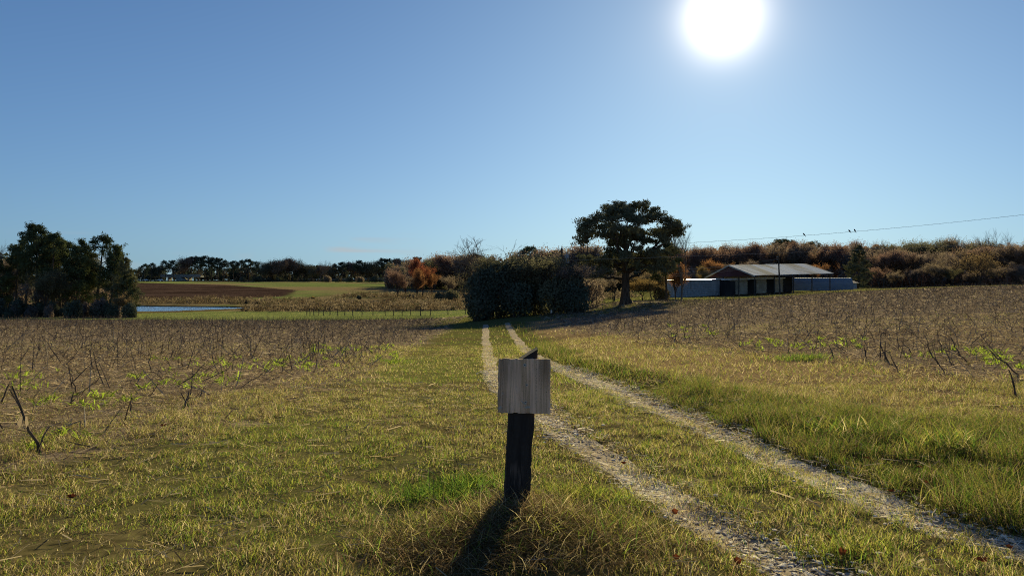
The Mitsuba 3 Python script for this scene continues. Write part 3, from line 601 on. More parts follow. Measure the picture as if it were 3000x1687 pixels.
# the clump of pines on the left
PL = [(95, 118, 562, 'pine_tall', 1.15, 'tall dark pine with the highest crown in the left clump'),
      (152, 121, 596, 'pine_tall', 1.0, 'dark pine just right of the tallest pine in the left clump'),
      (186, 116, 598, 'pine_full', 0.95, 'dense dark pine in the middle of the left clump'),
      (243, 117, 590, 'pine_open', 1.12, 'open-branched pine with a rounded top and sky showing through, right part of the left clump'),
      (274, 114, 612, 'pine_full', 1.0, 'bushy pine right of the open-branched pine in the left clump'),
      (306, 112, 644, 'pine_full', 1.05, 'lower spreading pine at the right side of the left clump'),
      (330, 113, 690, 'pine_full', 1.15, 'lowest small pine at the right end of the left clump by the pond'),
      (40, 117, 618, 'pine_tall', 1.0, 'dark pine between the left picture edge and the tallest pine'),
      (64, 128, 588, 'pine_open', 1.1, 'thin pine behind and left of the tallest pine'),
      (4, 116, 640, 'pine_full', 1.0, 'dark pine cut by the left picture edge'),
      (208, 119, 618, 'pine_tall', 1.0, 'slender pine between the middle pine and the open-branched pine of the left clump'),
      (168, 124, 604, 'pine_open', 1.06, 'thin pine behind the middle pine of the left clump'),
      (130, 116, 584, 'pine_tall', 0.98, 'pine shouldering the tallest pine on its right side'),
      (296, 116, 630, 'pine_tall', 1.02, 'slender pine behind the bushy pine near the right side of the left clump'),
      (118, 130, 606, 'pine_open', 1.05, 'pine standing behind the tallest pine of the left clump')]
for px, d, top, kd, w, lab in PL: tree('pine_tree', kd, px, d, top, 'needle' if w != 1.05 else 'needlewarm', lab, wide=w)
for px, d, top, kd, col, lab in [
        (-6, 122, 584, 'bare_b', 'tan', 'pale bare tree at the left picture edge'),
        (18, 119, 655, 'leafy_b', 'brown', 'brown-leaved tree low at the left picture edge'),
        (112, 113, 668, 'thin_a', 'olive', 'olive thin tree in front of the tallest pine trunk'),
        (135, 125, 640, 'leafy_b', 'ochre', 'golden-leaved tree glowing between the left pines'),
        (160, 115, 690, 'leafy_c', 'olive', 'low olive tree below the middle pine of the left clump'),
        (212, 119, 640, 'leafy_b', 'olive', 'olive-brown tree between the middle and open-branched pines'),
        (222, 122, 650, 'leafy_a', 'brown', 'brown-leaved tree behind the open-branched pine'),
        (75, 112, 705, 'thin_a', 'brown', 'slim brown tree in front of the left clump'),
        (312, 110, 735, 'leafy_c', 'ochre', 'golden shrubby tree at the pond end of the left clump')]:
    tree('broadleaf_tree', kd, px, d, top, col, lab)
for k, px in enumerate(range(-12, 345, 15)):
    tree('understory_shrub', f'bush_{k % 3}', px + RZ.uniform(-6, 6), RZ.uniform(107.5, 114), RZ.uniform(738, 766), 'evergreen' if k % 3 else 'brown', 'dark' * (k % 3 > 0) + 'brown' * (k % 3 == 0) + ' undergrowth shrub under the left pine clump, ' + where(px, [110, 220], ['at its left end', 'in its middle', 'at its pond end']), ('dark' if k % 3 else 'brown') + ' undergrowth shrubs, ' + where(px, [110, 220], ['left end', 'middle', 'pond end']), 1.0, 'shrub')

# the broad old pine beside the lane, and its neighbours
def umbrella(seed):
    rng = np.random.default_rng(seed)
    sg_, p, dd = bent(np.zeros(3), np.array([0.01, 0.0, 1.0]), 6.4, 0.50, 0.22, rng, 8, 0.05, 0.03)
    axis = np.array([r[:3] for r in sg_] + [list(p)]); centres = []
    def ring(n, r0, r1, zf, jit, w0, w1):
        for k in range(n):
            a = k * 2.39996 + rng.normal() * 0.25; r = math.sqrt(rng.uniform(r0 * r0, r1 * r1))
            centres.append((r * math.cos(a) * 1.04 + 0.25, r * math.sin(a), zf(r) + rng.normal() * jit, rng.uniform(w0, w1)))
    ring(58, 0.2, 5.1, lambda r: 9.5 - 0.082 * r * r, 0.24, 0.50, 0.95)          # the roof of the umbrella
    ring(14, 4.6, 5.6, lambda r: 7.0, 0.35, 0.55, 0.85)                           # its rim
    ring(30, 1.2, 4.6, lambda r: 7.15 - 0.05 * r, 0.35, 0.55, 0.9)                # a second storey
    ring(28, 1.2, 4.8, lambda r: 5.25 - 0.12 * r, 0.35, 0.45, 0.8)                 # drooping lower boughs
    ring(13, 2.4, 4.9, lambda r: 3.8 - 0.1 * r, 0.3, 0.4, 0.7)
    ring(22, 0.8, 4.3, lambda r: 4.45 - 0.1 * r, 0.4, 0.5, 0.85)
    ring(15, 0.4, 2.4, lambda r: 6.3, 0.5, 0.5, 0.85)                             # the dense core round the trunk
    limb, pts, nodes = [], [], [*[tuple(a) for a in axis[3:]]]
    def curve(b, e, sag, r0, r1, n, wob):
        m_ = (b + e) / 2 + np.array([0, 0, sag]) + rng.normal(size=3) * wob
        q = [(1 - u) ** 2 * b + 2 * u * (1 - u) * m_ + u * u * e for u in np.linspace(0, 1, n)]
        q = [q[0]] + [p_ + rng.normal(size=3) * wob * 0.35 for p_ in q[1:-1]] + [q[-1]]; rad = np.linspace(r0, r1, n)
        limb.extend([[*q[k], *q[k + 1], rad[k], rad[k + 1]] for k in range(n - 1)]); nodes.extend(tuple(p_) for p_ in q[1:])
    main = list(range(0, 58, 7)) + [60, 66, 74] + list(range(102, 130, 4)) + [131, 134, 138, 141]
    for c_ in main:
        x, y, z, w = centres[c_]; r = math.hypot(x, y); t = np.clip(z - 0.5 * r - 1.2, 2.4, 6.2) if z > 6 else np.clip(z - 0.15 * r, 2.5, 5.0)
        curve(axis[min(int(t / 0.8), 8)], np.array([x, y, z]), (0.10 * r if z < 6 else -0.14 * r), 0.10 + 0.017 * r, 0.045, 10, 0.30)
    for c_, (x, y, z, w) in enumerate(centres):
        e = np.array([x, y, z])
        if c_ not in main:
            N = np.array(nodes); dv = e - N; cost = np.linalg.norm(dv, axis=1) + 1.2 * np.maximum(-dv[:, 2], 0) + 0.12 * np.maximum(0, np.hypot(N[:, 0], N[:, 1]) - math.hypot(x, y))
            b = N[int(np.argmin(cost))]; curve(b, e, -0.12 * np.linalg.norm(e - b) if z > 6 else 0.1, 0.05, 0.02, 5, 0.12)
        ns = int(16 * w / 0.8); o = rng.normal(size=(ns, 3)) * [w * 0.50, w * 0.50, 0.16]; pts.append(o + [x, y, z + 0.08])
        limb += [[x, y, z, *(o[k] + [x, y, z + 0.05]), 0.02, 0.008] for k in range(ns)]
    c = np.repeat(np.vstack(pts), 15, 0); c = c + rng.normal(size=c.shape) * [0.15, 0.15, 0.10]
    return cat_mesh([tubes(sg_, 10), tubes(limb, 4)]), tris(c, 0.30 * rng.uniform(0.7, 1.3, len(c)), 0.055, rng, 0.5)
bp = umbrella(34)
rngb = np.random.default_rng(5)
flare = tubes([[0.15 * math.cos(a), 0.15 * math.sin(a), 0.75, 0.78 * math.cos(a) * rngb.uniform(.8, 1.2), 0.78 * math.sin(a), -0.25, 0.36, 0.14] for a in np.arange(7) * 0.9], 6)
PR['pine_broad'] = (mikit.ply(cat_mesh([bp[0], flare]), None, smooth=True), foliage(bp[1], np.array([0, 0, 6.0]), (1, 1, 0.7), 0.65))
RZ = np.random.default_rng(4)
tree('pine_tree', 'pine_broad', 1573, 80, 512, 'needlewarm', 'broad old pine with a wide umbrella crown and thick trunk beside the lane', wide=0.96, trunk='m_bark')
tree('pine_tree', 'pine_open', 1677, 88, 606, 'needle', 'smaller pine right of the broad old pine, in front of the stable end', wide=1.25)
tree('bare_tree', 'bare_b', 1714, 96, 552, 'brown', 'leafless tree right of the broad old pine against the sky', wide=1.0)
tree('bare_tree', 'bare_a', 1252, 77, 596, 'brown', 'leafless twiggy tree top rising out of the dark thicket', wide=2.3)
for px, d, top, kd, col, lab, w in [
        (1640, 104, 672, 'leafy_c', 'ochre', 'golden-leaved young tree between the broad pine and the stable', 1.3),
        (1616, 98, 694, 'leafy_c', 'gold', 'golden-leaved bush just right of the broad pine trunk', 1.7),
        (1662, 99, 712, 'bush_1', 'gold', 'low yellow shrub by the stable corner', 1.6),
        (1700, 104, 660, 'leafy_b', 'orange', 'orange-brown tree behind the stable left corner', 1.2),
        (1520, 96, 690, 'thin_a', 'tan', 'greyish twiggy tree left behind the broad pine', 1.5),
        (1492, 104, 668, 'thin_b', 'brown', 'bare brownish sapling between thicket and broad pine', 1.3),
        (1545, 112, 655, 'leafy_b', 'brown', 'brown tree seen behind the trunk of the broad pine', 1.3),
        (1462, 92, 690, 'thin_a', 'olive', 'olive sapling at the right end of the thicket', 1.6)]:
    tree('broadleaf_tree', kd, px, d, top, col, lab, wide=w)

# the dark evergreen thicket in the middle
def shrub_mesh(blobs, n, leaf, seed):
    rng = np.random.default_rng(seed); pts = []
    tot = sum(b[3] * b[5] for b in blobs)
    for cx, cy, cz, rx, ry, rz in blobs:
        m = int(n * rx * rz / tot); u = rng.normal(size=(m * 2, 3)); u /= np.linalg.norm(u, axis=1, keepdims=True)
        lump = 0.50 + 0.95 * meshkit.fbm(u * 3.0 + seed, 3, seed)
        keep = meshkit.noise(u * 6.0 + 3 * seed, seed + 1) > 0.30
        r = lump * rng.uniform(0.35, 1.0, len(u)) ** 0.33
        q = u * r[:, None] * [rx, ry, rz]; sp_ = rng.random(len(u)) < 0.16
        q[sp_] *= (1 + rng.exponential(0.13, (len(u), 1)))[sp_]; q[sp_, 2] += rng.exponential(0.22, len(u))[sp_]
        pts.append((q + [cx, cy, cz])[keep][:m])
    c = np.vstack(pts); o = np.vstack([np.tile(np.array(b[:3]), (len(p_), 1)) for b, p_ in zip(blobs, pts)])
    k = c[:, 2] > ground(c[:, 0], c[:, 1]) - 0.05; c, o = c[k], o[k]
    return foliage(tris(c, leaf * rng.uniform(0.5, 1.5, len(c)), leaf * 0.36, rng, 0.3), o)
def thicket(cols_, label, colour, n, seed, cat='shrub', leaf=0.2, name='evergreen_shrub'):
    k = thing(name, label, cat); blobs, stems = [], []
    for px, top, wpx, d in cols_:
        x = (px - CX) / F * d; z0 = gz(x, d); zt = EYE - (top - CY) / F * d; r = wpx / F * d / 2; hgt = zt - z0
        blobs.append((x, d, z0 + hgt * 0.36, r * (1.08 if px < 1260 else 1.2), r * 0.9 + 0.6, hgt * 0.42)); blobs.append((x + 0.15 * r, d + 0.3, z0 + hgt * 0.68, r * 1.08, r * 0.9, hgt * 0.30)); blobs.append((x - 0.55 * r, d - 0.4, z0 + hgt * 0.52, r * 0.7, r * 0.7, hgt * 0.30))
        rr = np.random.default_rng(seed + int(px))
        for _ in range(5):
            s, _, _ = bent(np.array([x + rr.normal() * r * 0.3, d + rr.normal() * 0.4, z0 - 0.1]), np.array([rr.normal() * 0.3, rr.normal() * 0.3, 1.0]), hgt * 0.85, 0.07, 0.02, rr, 5, 0.3)
            stems += s
    part(k, 'stem', tubes(stems, 5), 'm_bark', smooth=True)
    part(k, 'foliage', shrub_mesh(blobs, n, leaf, seed), 'm_' + colour)
thicket([(1216, 668, 78, 70), (1250, 652, 84, 71), (1205, 716, 56, 69)], 'dark dense shrub at the left end of the thicket by the lane', 'evergreen', 15000, 3)
thicket([(1298, 646, 84, 72), (1336, 640, 80, 73), (1300, 710, 70, 69.5)], 'tall dark evergreen shrub in the middle of the thicket', 'evergreen', 16000, 4)
thicket([(1374, 650, 70, 72), (1394, 690, 70, 70)], 'dark shrub just left of the transformer pole', 'olive', 9000, 5)
thicket([(1430, 672, 66, 71), (1448, 712, 60, 69.5)], 'dark shrub right of the transformer pole at the right end of the thicket', 'evergreen', 9000, 6)
thicket([(1483, 700, 56, 82)], 'twiggy brown brush between the thicket and the broad pine', 'brown', 2600, 8)

for px, top, kd, col, lab in ((1272, 634, 'thin_a', 'olive', 'feathery sapling rising from the left part of the thicket'), (1322, 628, 'thin_b', 'brown', 'sparse twiggy sapling at the top of the thicket'), (1362, 634, 'thin_a', 'olive', 'feathery sapling rising left of the transformer pole'), (1226, 650, 'thin_b', 'olive', 'thin sapling at the left shoulder of the thicket'), (1440, 656, 'thin_a', 'brown', 'brown sapling rising right of the transformer pole')):
    tree('sapling', kd, px, 72.5, top, col, lab, wide=1.5)

# autumn trees by the brush, the tree lines and the woods
for px, d, top, kd, col, lab, w in [
        (1062, 222, 648, 'leafy_b', 'red', 'red-topped autumn tree, the brightest beyond the brush', 1.0),
        (1050, 214, 676, 'leafy_b', 'orange', 'orange autumn tree just below the red-topped one', 0.95),
        (1000, 218, 678, 'leafy_a', 'rust', 'rust-brown tree at the left end of the autumn group', 0.95),
        (1024, 224, 690, 'thin_a', 'brown', 'thin brown tree between rust and orange trees of the autumn group', 1.0),
        (1086, 226, 672, 'leafy_b', 'orange', 'dull orange tree at the right end of the autumn group', 0.9),
        (1140, 205, 690, 'thin_a', 'tan', 'thin tan tree between the autumn group and the thicket', 1.1),
        (1166, 190, 700, 'thin_b', 'olive', 'slim olive sapling by the left edge of the thicket', 1.2)]:
    tree('broadleaf_tree', kd, px, d, top, col, lab, wide=w)
KC = ['pine_far', 'pine_round', 'leafy_far', 'leafy_far2', 'bare_b']
# (column, depth, top, kind, colour)
FARL = [(362, 640, 664, 0), (380, 690, 662, 0), (398, 700, 668, 2), (418, 705, 656, 0), (436, 700, 656, 1), (450, 735, 652, 4), (464, 730, 650, 3), (482, 735, 647, 1), (500, 735, 646, 0), (516, 735, 645, 1), (532, 735, 648, 0), (548, 732, 650, 1), (562, 730, 655, 0),
        (588, 700, 657, 1), (604, 690, 655, 0), (626, 640, 653, 1), (646, 660, 658, 0), (662, 690, 660, 2), (680, 690, 657, 2), (700, 660, 655, 3), (716, 690, 653, 2), (736, 680, 652, 3), (752, 690, 655, 2), (764, 700, 662, 2), (784, 690, 672, 2), (805, 670, 653, 4), (806, 680, 668, 3),
        (826, 740, 668, 2), (846, 745, 664, 0), (862, 745, 660, 1), (884, 750, 660, 3), (906, 740, 656, 1), (926, 745, 660, 2), (944, 740, 655, 2), (962, 745, 651, 1), (978, 740, 652, 1), (1000, 600, 652, 1), (1016, 560, 654, 3)]
for px, d, top, k in FARL:
    col = ['farpine', 'farpine', 'farolive', 'farbrown', 'fartan'][k]
    tree('bare_tree' if k == 4 else ('pine_tree' if k < 2 else 'broadleaf_tree'), KC[k], px, d, top, col,
         ['narrow dark pine', 'round-crowned dark pine', 'dull olive tree', 'brown autumn tree', 'leafless tree'][k] + ' in the far tree line ' + where(px, [590, 780], ['near the overpass', 'above the ploughed field', 'above the green pasture']),
         ['narrow pines', 'round-crowned pines', 'olive trees', 'brown trees', 'leafless trees'][k] + ' of the far tree line ' + where(px, [590, 780], ['near the overpass', 'above the ploughed field', 'above the green pasture']), wide=1.15)
for k, (px, d) in enumerate([(822, 640), (850, 640), (880, 640), (905, 636), (940, 640), (960, 642), (990, 636), (610, 640), (650, 640)]):
    tree('roadside_shrub', 'bush_1', px, d, 690 + (k * 7) % 9, 'farolive' if k % 3 else 'tan', ('olive' if k % 3 else 'tan') + ' low shrub by the far highway ' + ('left of the pasture' if px < 700 else 'before the tree line right of the overpass'), ('olive' if k % 3 else 'tan') + ' low shrubs by the highway ' + ('left' if px < 700 else 'right'), 1.8, 'shrub')
MID = [(1036, 330, 652, 2, 'brown'), (1046, 400, 648, 1, 'needle'), (1078, 340, 650, 3, 'brown'), (1094, 330, 648, 2, 'olive'), (1110, 345, 645, 2, 'brown'), (1128, 325, 643, 3, 'rust'), (1146, 340, 645, 2, 'brown'), (1160, 320, 642, 3, 'brown'),
       (1178, 330, 640, 2, 'olive'), (1196, 320, 640, 1, 'needle'), (1330, 290, 622, 1, 'needle'), (1346, 285, 626, 2, 'brown'), (1364, 290, 630, 3, 'rust'), (1386, 280, 633, 2, 'brown'), (1400, 285, 632, 1, 'needle'), (1424, 280, 624, 2, 'brown'),
       (1448, 285, 622, 3, 'rust'), (1470, 280, 618, 2, 'brown'), (1494, 280, 622, 3, 'brown'), (1300, 295, 640, 2, 'olive'), (1214, 300, 648, 3, 'brown')]
for px, d, top, k, col in MID:
    tree('pine_tree' if k == 1 else 'broadleaf_tree', KC[k], px, d, top, col,
         {'needle': 'dark pine', 'brown': 'brown autumn tree', 'rust': 'rust-red tree', 'olive': 'olive tree'}[col] + ' in the wood ' + where(px, [1120, 1260], ['behind the autumn group', 'just left of the thicket', 'showing above the thicket']),
         {'needle': 'pines', 'brown': 'brown trees', 'rust': 'rust trees', 'olive': 'olive trees'}[col] + ' of the wood ' + where(px, [1120, 1260], ['behind the autumn group', 'left of the thicket', 'above the thicket']), wide=1.1)
WR = [(1722, 236, 622, 'rust'), (1742, 244, 620, 'brown'), (1762, 236, 622, 'rust'), (1786, 240, 618, 'brown'), (1806, 232, 615, 'rust'), (1828, 240, 612, 'brown'), (1850, 236, 612, 'rust'), (1874, 240, 612, 'brown'), (1898, 236, 612, 'rust'),
      (1922, 244, 610, 'brown'), (1950, 238, 606, 'brown'), (1976, 240, 606, 'rust'), (2002, 236, 609, 'brown'), (2030, 240, 611, 'rust'), (2058, 238, 612, 'brown'), (2084, 236, 612, 'rust'), (2110, 230, 614, 'rust'), (2132, 226, 612, 'brown'),
      (1802, 205, 652, 'orange'), (1838, 208, 660, 'tan'), (1776, 200, 668, 'gold'), (1870, 210, 655, 'brown'), (2062, 200, 660, 'orange')]
kinds = ['leafy_a', 'thin_a', 'leafy_b']
names_ = {'rust': 'rust-red', 'brown': 'brown', 'orange': 'orange', 'tan': 'pale tan', 'gold': 'golden', 'olive': 'olive'}
for i, (px, d, top, col) in enumerate(WR):
    tree('broadleaf_tree', kinds[i % 3], px, d, top, col, f'{names_[col]} autumn tree in the wood ' + (w_ := where(px, [1780, 1950], ['left of the pole barn', 'over the barn roof', 'right of the barn roof'])) + (' front row' if d < 215 else ''), f'{names_[col]} trees in the wood ' + w_ + (' front row' if d < 215 else ''), wide=1.15)
for i, px in enumerate((1960, 1975, 1990, 2042)): tree('pine_tree', 'pine_round', px, 262, 604 + i * 2, 'needle', 'dark pine showing over the autumn wood behind the pole barn', 'pines over the wood behind the pole barn', wide=1.2)
tree('conifer_tree', 'conifer', 2158, 172, 616, 'needlewarm', 'broad drooping conifer right of the blue hoop shed', wide=1.15)
WE = [(2130, 232, 604, 'rust'), (2196, 205, 622, 'brown'), (2222, 200, 628, 'rust'), (2246, 206, 620, 'brown'), (2268, 200, 626, 'brown'), (2292, 196, 630, 'rust'), (2318, 196, 636, 'brown'), (2342, 200, 628, 'brown'),
      (2366, 204, 634, 'tan'), (2392, 192, 640, 'brown'), (2416, 196, 622, 'brown'), (2440, 196, 618, 'rust'), (2498, 196, 622, 'brown'), (2520, 192, 612, 'rust'), (2546, 190, 616, 'brown'), (2572, 186, 604, 'brown'), (2596, 188, 600, 'rust'),
      (2272, 232, 606, 'olive'), (2296, 236, 602, 'olive'), (2330, 230, 598, 'olive'), (2362, 232, 600, 'tan'), (2452, 228, 600, 'olive'), (2480, 226, 604, 'tan'), (2212, 182, 668, 'rust'), (2250, 180, 680, 'tan'), (2300, 182, 672, 'brown'), (2352, 178, 655, 'tan'), (2398, 176, 672, 'olive'), (2444, 178, 680, 'brown'), (2508, 176, 668, 'brown'), (2556, 176, 660, 'brown')]
for i, (px, d, top, col) in enumerate(WE):
    tree('broadleaf_tree', ['leafy_b', 'thin_a', 'leafy_a', 'thin_a'][i % 4] if top < 655 else ['leafy_c', 'thin_a'][i % 2], px, d, top, col, f'{names_[col]} ' + ('low ' if top >= 655 else 'tall ' if top < 610 else '') + 'tree on the right field crest ' + (w_ := where(px, [2240, 2330, 2430], ['beside the drooping conifer', 'left of the pale treetops', 'below the pale treetops', 'near the right picture edge'])), f'{names_[col]} trees ' + ('low ' if top >= 655 else 'tall ' if top < 610 else '') + w_, wide=1.2)
tree('broadleaf_tree', 'leaning', 2462, 172, 620, 'ochre', 'golden tree with several leaning dark trunks at the right field crest', wide=1.35)
tree('bare_tree', 'bare_b', 2534, 205, 572, 'brown', 'tall leafless tree above the wood near the right picture edge', wide=0.8)
for px, top in ((2186, 606), (2212, 600), (2232, 604), (2385, 592), (2398, 588), (2420, 598)):
    tree('bare_tree', 'thin_b', px, 236, top, 'tan', 'pale thin-topped tree above the wood along the right crest', 'pale thin-topped trees above the right wood', 0.8)

# the wood behind all of these, one mass
def low_tree(seed, n=330):
    rng = np.random.default_rng(seed); u = rng.normal(size=(n, 3)); u /= np.linalg.norm(u, axis=1, keepdims=True)
    c = u * rng.uniform(0.5, 1, (n, 1)) * [1.8, 1.8, 4.9] * (0.8 + 0.4 * meshkit.noise(u * 2 + seed, seed))[:, None] + [0, 0, 4.8]
    t = tubes([[0, 0, -1, 0, 0, 5, 0.16, 0.1]], 4); l = tris(c, 0.85, 0.34, rng)
    return l
lows = [low_tree(s) for s in range(8)]
rngw = np.random.default_rng(9); ms, cs, os_ = [], [], []
pal = {'d': [(0.055, 0.07, 0.05), (0.07, 0.08, 0.058), (0.10, 0.088, 0.068)], 'm': [(0.20, 0.15, 0.12), (0.13, 0.13, 0.09), (0.22, 0.155, 0.12), (0.11, 0.115, 0.08)], 'r': [(0.30, 0.185, 0.14), (0.25, 0.185, 0.145), (0.33, 0.20, 0.145), (0.23, 0.18, 0.15)]}
def mass(px0, px1, d0, d1, top0, top1, n, p):
    for _ in range(n):
        px, d = rngw.uniform(px0, px1), rngw.uniform(d0, d1); x = (px - CX) / F * d; z = gz(x, d)
        top = top0 + (top1 - top0) * (px - px0) / (px1 - px0) + rngw.uniform(0, 14); s = max((EYE - (top - CY) / F * d - z) / 9.6, 0.2)
        (v, f) = lows[rngw.integers(8)]; a = rngw.uniform(0, 6.28); c_, s_ = math.cos(a), math.sin(a)
        ms.append((v @ np.array([[c_, -s_, 0], [s_, c_, 0], [0, 0, 1.0]]).T * [s * 1.5, s * 1.5, s] + [x, d, z], f))
        base = np.array(pal[p][rngw.integers(len(pal[p]))]); cs.append(np.repeat(base * rngw.uniform(0.75, 1.25, (len(v) // 3, 1)), 3, 0)); os_.append(np.tile([x, d, z + 4.5 * s], (len(v) // 3, 1)))
mass(300, 1060, 760, 860, 668, 664, 150, 'd'); mass(300, 1060, 748, 765, 690, 688, 190, 'd'); mass(630, 780, 690, 745, 684, 684, 60, 'd'); mass(560, 1000, 645, 655, 697, 694, 80, 'd'); mass(980, 1500, 340, 420, 660, 634, 130, 'm'); mass(1480, 1760, 270, 320, 632, 628, 60, 'm')
mass(1700, 2140, 262, 310, 626, 618, 110, 'r'); mass(2100, 2680, 240, 290, 620, 616, 130, 'r'); mass(1690, 2130, 226, 244, 672, 668, 60, 'r'); mass(2130, 2660, 208, 228, 676, 668, 90, 'r'); mass(-700, 60, 150, 200, 620, 640, 60, 'd'); mass(-20, 320, 128, 142, 690, 715, 14, 'm'); mass(2640, 3300, 190, 240, 615, 600, 40, 'r')
v, f = cat_mesh(ms)
scene['m_mass'] = {'type': 'principledthin', 'base_color': VC, 'roughness': 0.9, 'diff_trans': 0.6, 'eta': 1.06}
stuff('distant_woodland', 'far woodland that closes the view behind the nearer trees', 'wood', foliage((v, f), np.vstack(os_), (1, 1, 1.8), 0.5, np.vstack(cs)), 'm_mass')

# ------------------------------------------------------------------ brush, fence
rngq = np.random.default_rng(21)
def zone_pts(n, x0, x1, y0, y1): return rngq.uniform(x0, x1, n), rngq.uniform(y0, y1, n)
bx_, by_ = zone_pts(5200, -62, 24, 136, 262)
ex_, ey_ = zone_pts(420, -112, -56, 183, 206)
dens = meshkit.fbm(np.stack([bx_ * 0.07, by_ * 0.05, bx_ * 0], -1), 3, 12)
ok = (dens > 0.44 + 0.10 * ((by_ > 200) & (bx_ < -10))) & (bx_ > -64 + 0.10 * (by_ - 124)) & (np.abs(bx_ - 0.02 * by_) < 100)
ok &= distance(shp_points(bx_, by_), pond_poly) > 7
bx_, by_ = np.r_[bx_[ok], ex_], np.r_[by_[ok], ey_]; bz_ = ground(bx_, by_)
nb_ = 26; hgt = rngq.uniform(0.6, 1.7, len(bx_)) * (0.7 + 0.6 * meshkit.noise(np.stack([bx_ * 0.2, by_ * 0.2, bx_ * 0], -1), 2))
cc = np.repeat(np.stack([bx_, by_, bz_], -1), nb_, 0); hh = np.repeat(hgt, nb_)
tt = rngq.random(len(cc)); cc = cc + rngq.normal(size=cc.shape) * np.array([0.4, 0.4, 0]) + np.stack([0 * tt, 0 * tt, tt * hh], -1)
bm = tris(cc, 0.42 * rngq.uniform(0.5, 1.4, len(cc)), 0.10, rngq, 1.3)
bc = np.array([(0.17, 0.13, 0.085), (0.25, 0.195, 0.135), (0.11, 0.078, 0.05), (0.09, 0.085, 0.045)])[np.repeat(rngq.choice(4, len(bx_), p=[.35, .3, .22, .13]), nb_)] * rngq.uniform(0.7, 1.25, (len(cc), 1))
stuff('dry_brush', 'tan dry brush and tall weeds between the pond, the fence and the pasture', 'brush', bm, 'm_brush', color=np.repeat(bc * 0.85, 3, 0))
for px, d, top, lab in [(618, 186, 752, 'small dark bush at the left behind the far end of the pond'), (648, 184, 754, 'second dark bush behind the far end of the pond'), (670, 186, 757, 'small dark bush right of the pair behind the pond'), (722, 190, 758, 'lone dark bush between the pond and the brush')]:
    tree('pond_bush', 'bush_0', px, d, top, 'evergreen', lab, wide=1.4, cat='shrub')
for px, d, top, lab in [(790, 205, 739, 'low golden bush in the brush'), (1110, 200, 722, 'dark bush in the brush left of the thicket'), (1140, 196, 716, 'rounded bush beside the thicket'), (905, 220, 735, 'brown bush in the middle of the brush')]:
    tree('brush_bush', 'bush_2', px, d, top, 'gold' if 'golden' in lab else 'olive', lab, wide=1.3, cat='shrub')

fence = thing('field_fence', 'weathered wooden post fence with a sagging top rail in front of the dry brush', 'fence')
FP = [(772, 789.5), (780, 790), (790, 791), (801.6, 791.5), (814, 792), (830, 793), (848.6, 794), (867, 794.5), (887.3, 795.5), (911, 796.5), (938, 797.2), (970, 797.2), (990, 797.2), (1012, 796.5), (1033.6, 795.8), (1058, 795.5), (1083, 794.2), (1127, 792), (1171, 789.5)]
fx = []
for i, (px, py) in enumerate(FP):
    d = 119 - 9 * (px - 772) / 400 + 1.5 * math.sin(px * 0.02); x = (px - CX) / F * d; z = gz(x, d)
    tall = 1.35 if px == 1058 else 0.95 + 0.12 * RZ.random(); fx.append((x, d, z, tall)); lean = RZ.normal() * 0.04
    part(fence, 'post', tubes([[x, d, z - 0.2, x + lean, d, z + tall, 0.085 if px == 1058 else 0.06, 0.055]], 6), 'm_pole')
for i in range(len(fx) - 1):
    (x0, y0, z0, t0), (x1, y1, z1, t1) = fx[i], fx[i + 1]
    if 11 <= i <= 16: part(fence, 'rail', tubes([[x0, y0 - 0.05, z0 + 0.82, x1, y1 - 0.05, z1 + 0.80, 0.05, 0.045]], 5), 'm_pole')
for hgt_ in (0.35, 0.7): part(fence, 'wire', polytube([(a, b_ - 0.07, c + hgt_) for a, b_, c, _ in fx], 0.009, 3), 'm_grey')
fence2 = thing('paddock_fence', 'short row of thin posts behind the broad pine', 'fence')
for px, d in ((1462, 98), (1490, 99), (1516, 100), (1542, 101)):
    x = (px - CX) / F * d; z = gz(x, d); part(fence2, 'post', tubes([[x, d, z - 0.2, x, d, z + 1.1, 0.06, 0.05]], 5), 'm_pole')

# ------------------------------------------------------------------ poles, wires, birds
up_ = thing('utility_pole', 'wooden utility pole with a grey transformer can in the thicket', 'utility pole')
pb = at(1413, 720, 75); z0 = gz(pb[0], 75); ztop = at(1413, 625, 75)[2]
part(up_, 'pole', tubes([[pb[0], 75, z0 - 0.3, pb[0], 75, ztop, 0.15, 0.11]], 10), 'm_pole', smooth=60)
ct = at(1426, 664, 74.9); zc0, zc1 = at(0, 662, 75)[2], at(0, 640, 75)[2]
prof = [(0.001, zc0), (0.2, zc0), (0.22, zc0 + 0.05), (0.22, zc1 - 0.08), (0.19, zc1), (0.001, zc1 + 0.03)]
can = trimesh.creation.revolve([(r, z - zc0) for r, z in prof], sections=20)
tk = part(up_, 'transformer', (can.vertices + [ct[0], 74.85, zc0], can.faces), 'm_grey', smooth=40)
part(tk, 'bushing', tubes([[ct[0] - 0.02, 74.85, zc1, ct[0] - 0.02, 74.85, zc1 + 0.24, 0.05, 0.035]], 8), 'm_whiteside')
part(up_, 'bracket', box(pb[0] + 0.08, ct[0] - 0.15, 74.8, 74.9, zc0 + 0.25, zc0 + 0.33), 'm_grey')
part(up_, 'insulator', tubes([[pb[0], 75, ztop, pb[0], 75, ztop + 0.16, 0.05, 0.035]], 8), 'm_whiteside')
sp = thing('utility_pole', 'thin dark utility pole in front of the pole barn roof', 'utility pole')
pc = at(1958, 720, 123); zs0 = gz(pc[0], 123); zs1 = at(1958, 641, 123)[2]
part(sp, 'pole', tubes([[pc[0] + 0.25, 123, zs0 - 0.3, pc[0], 123, zs1, 0.15, 0.11]], 8), 'm_pole', smooth=60)
for dz in (0.35, 0.75): part(sp, 'insulator', tubes([[pc[0] - 0.15, 122.9, zs1 - dz, pc[0] - 0.42, 122.9, zs1 - dz + 0.03, 0.07, 0.05]], 6), 'm_grey')
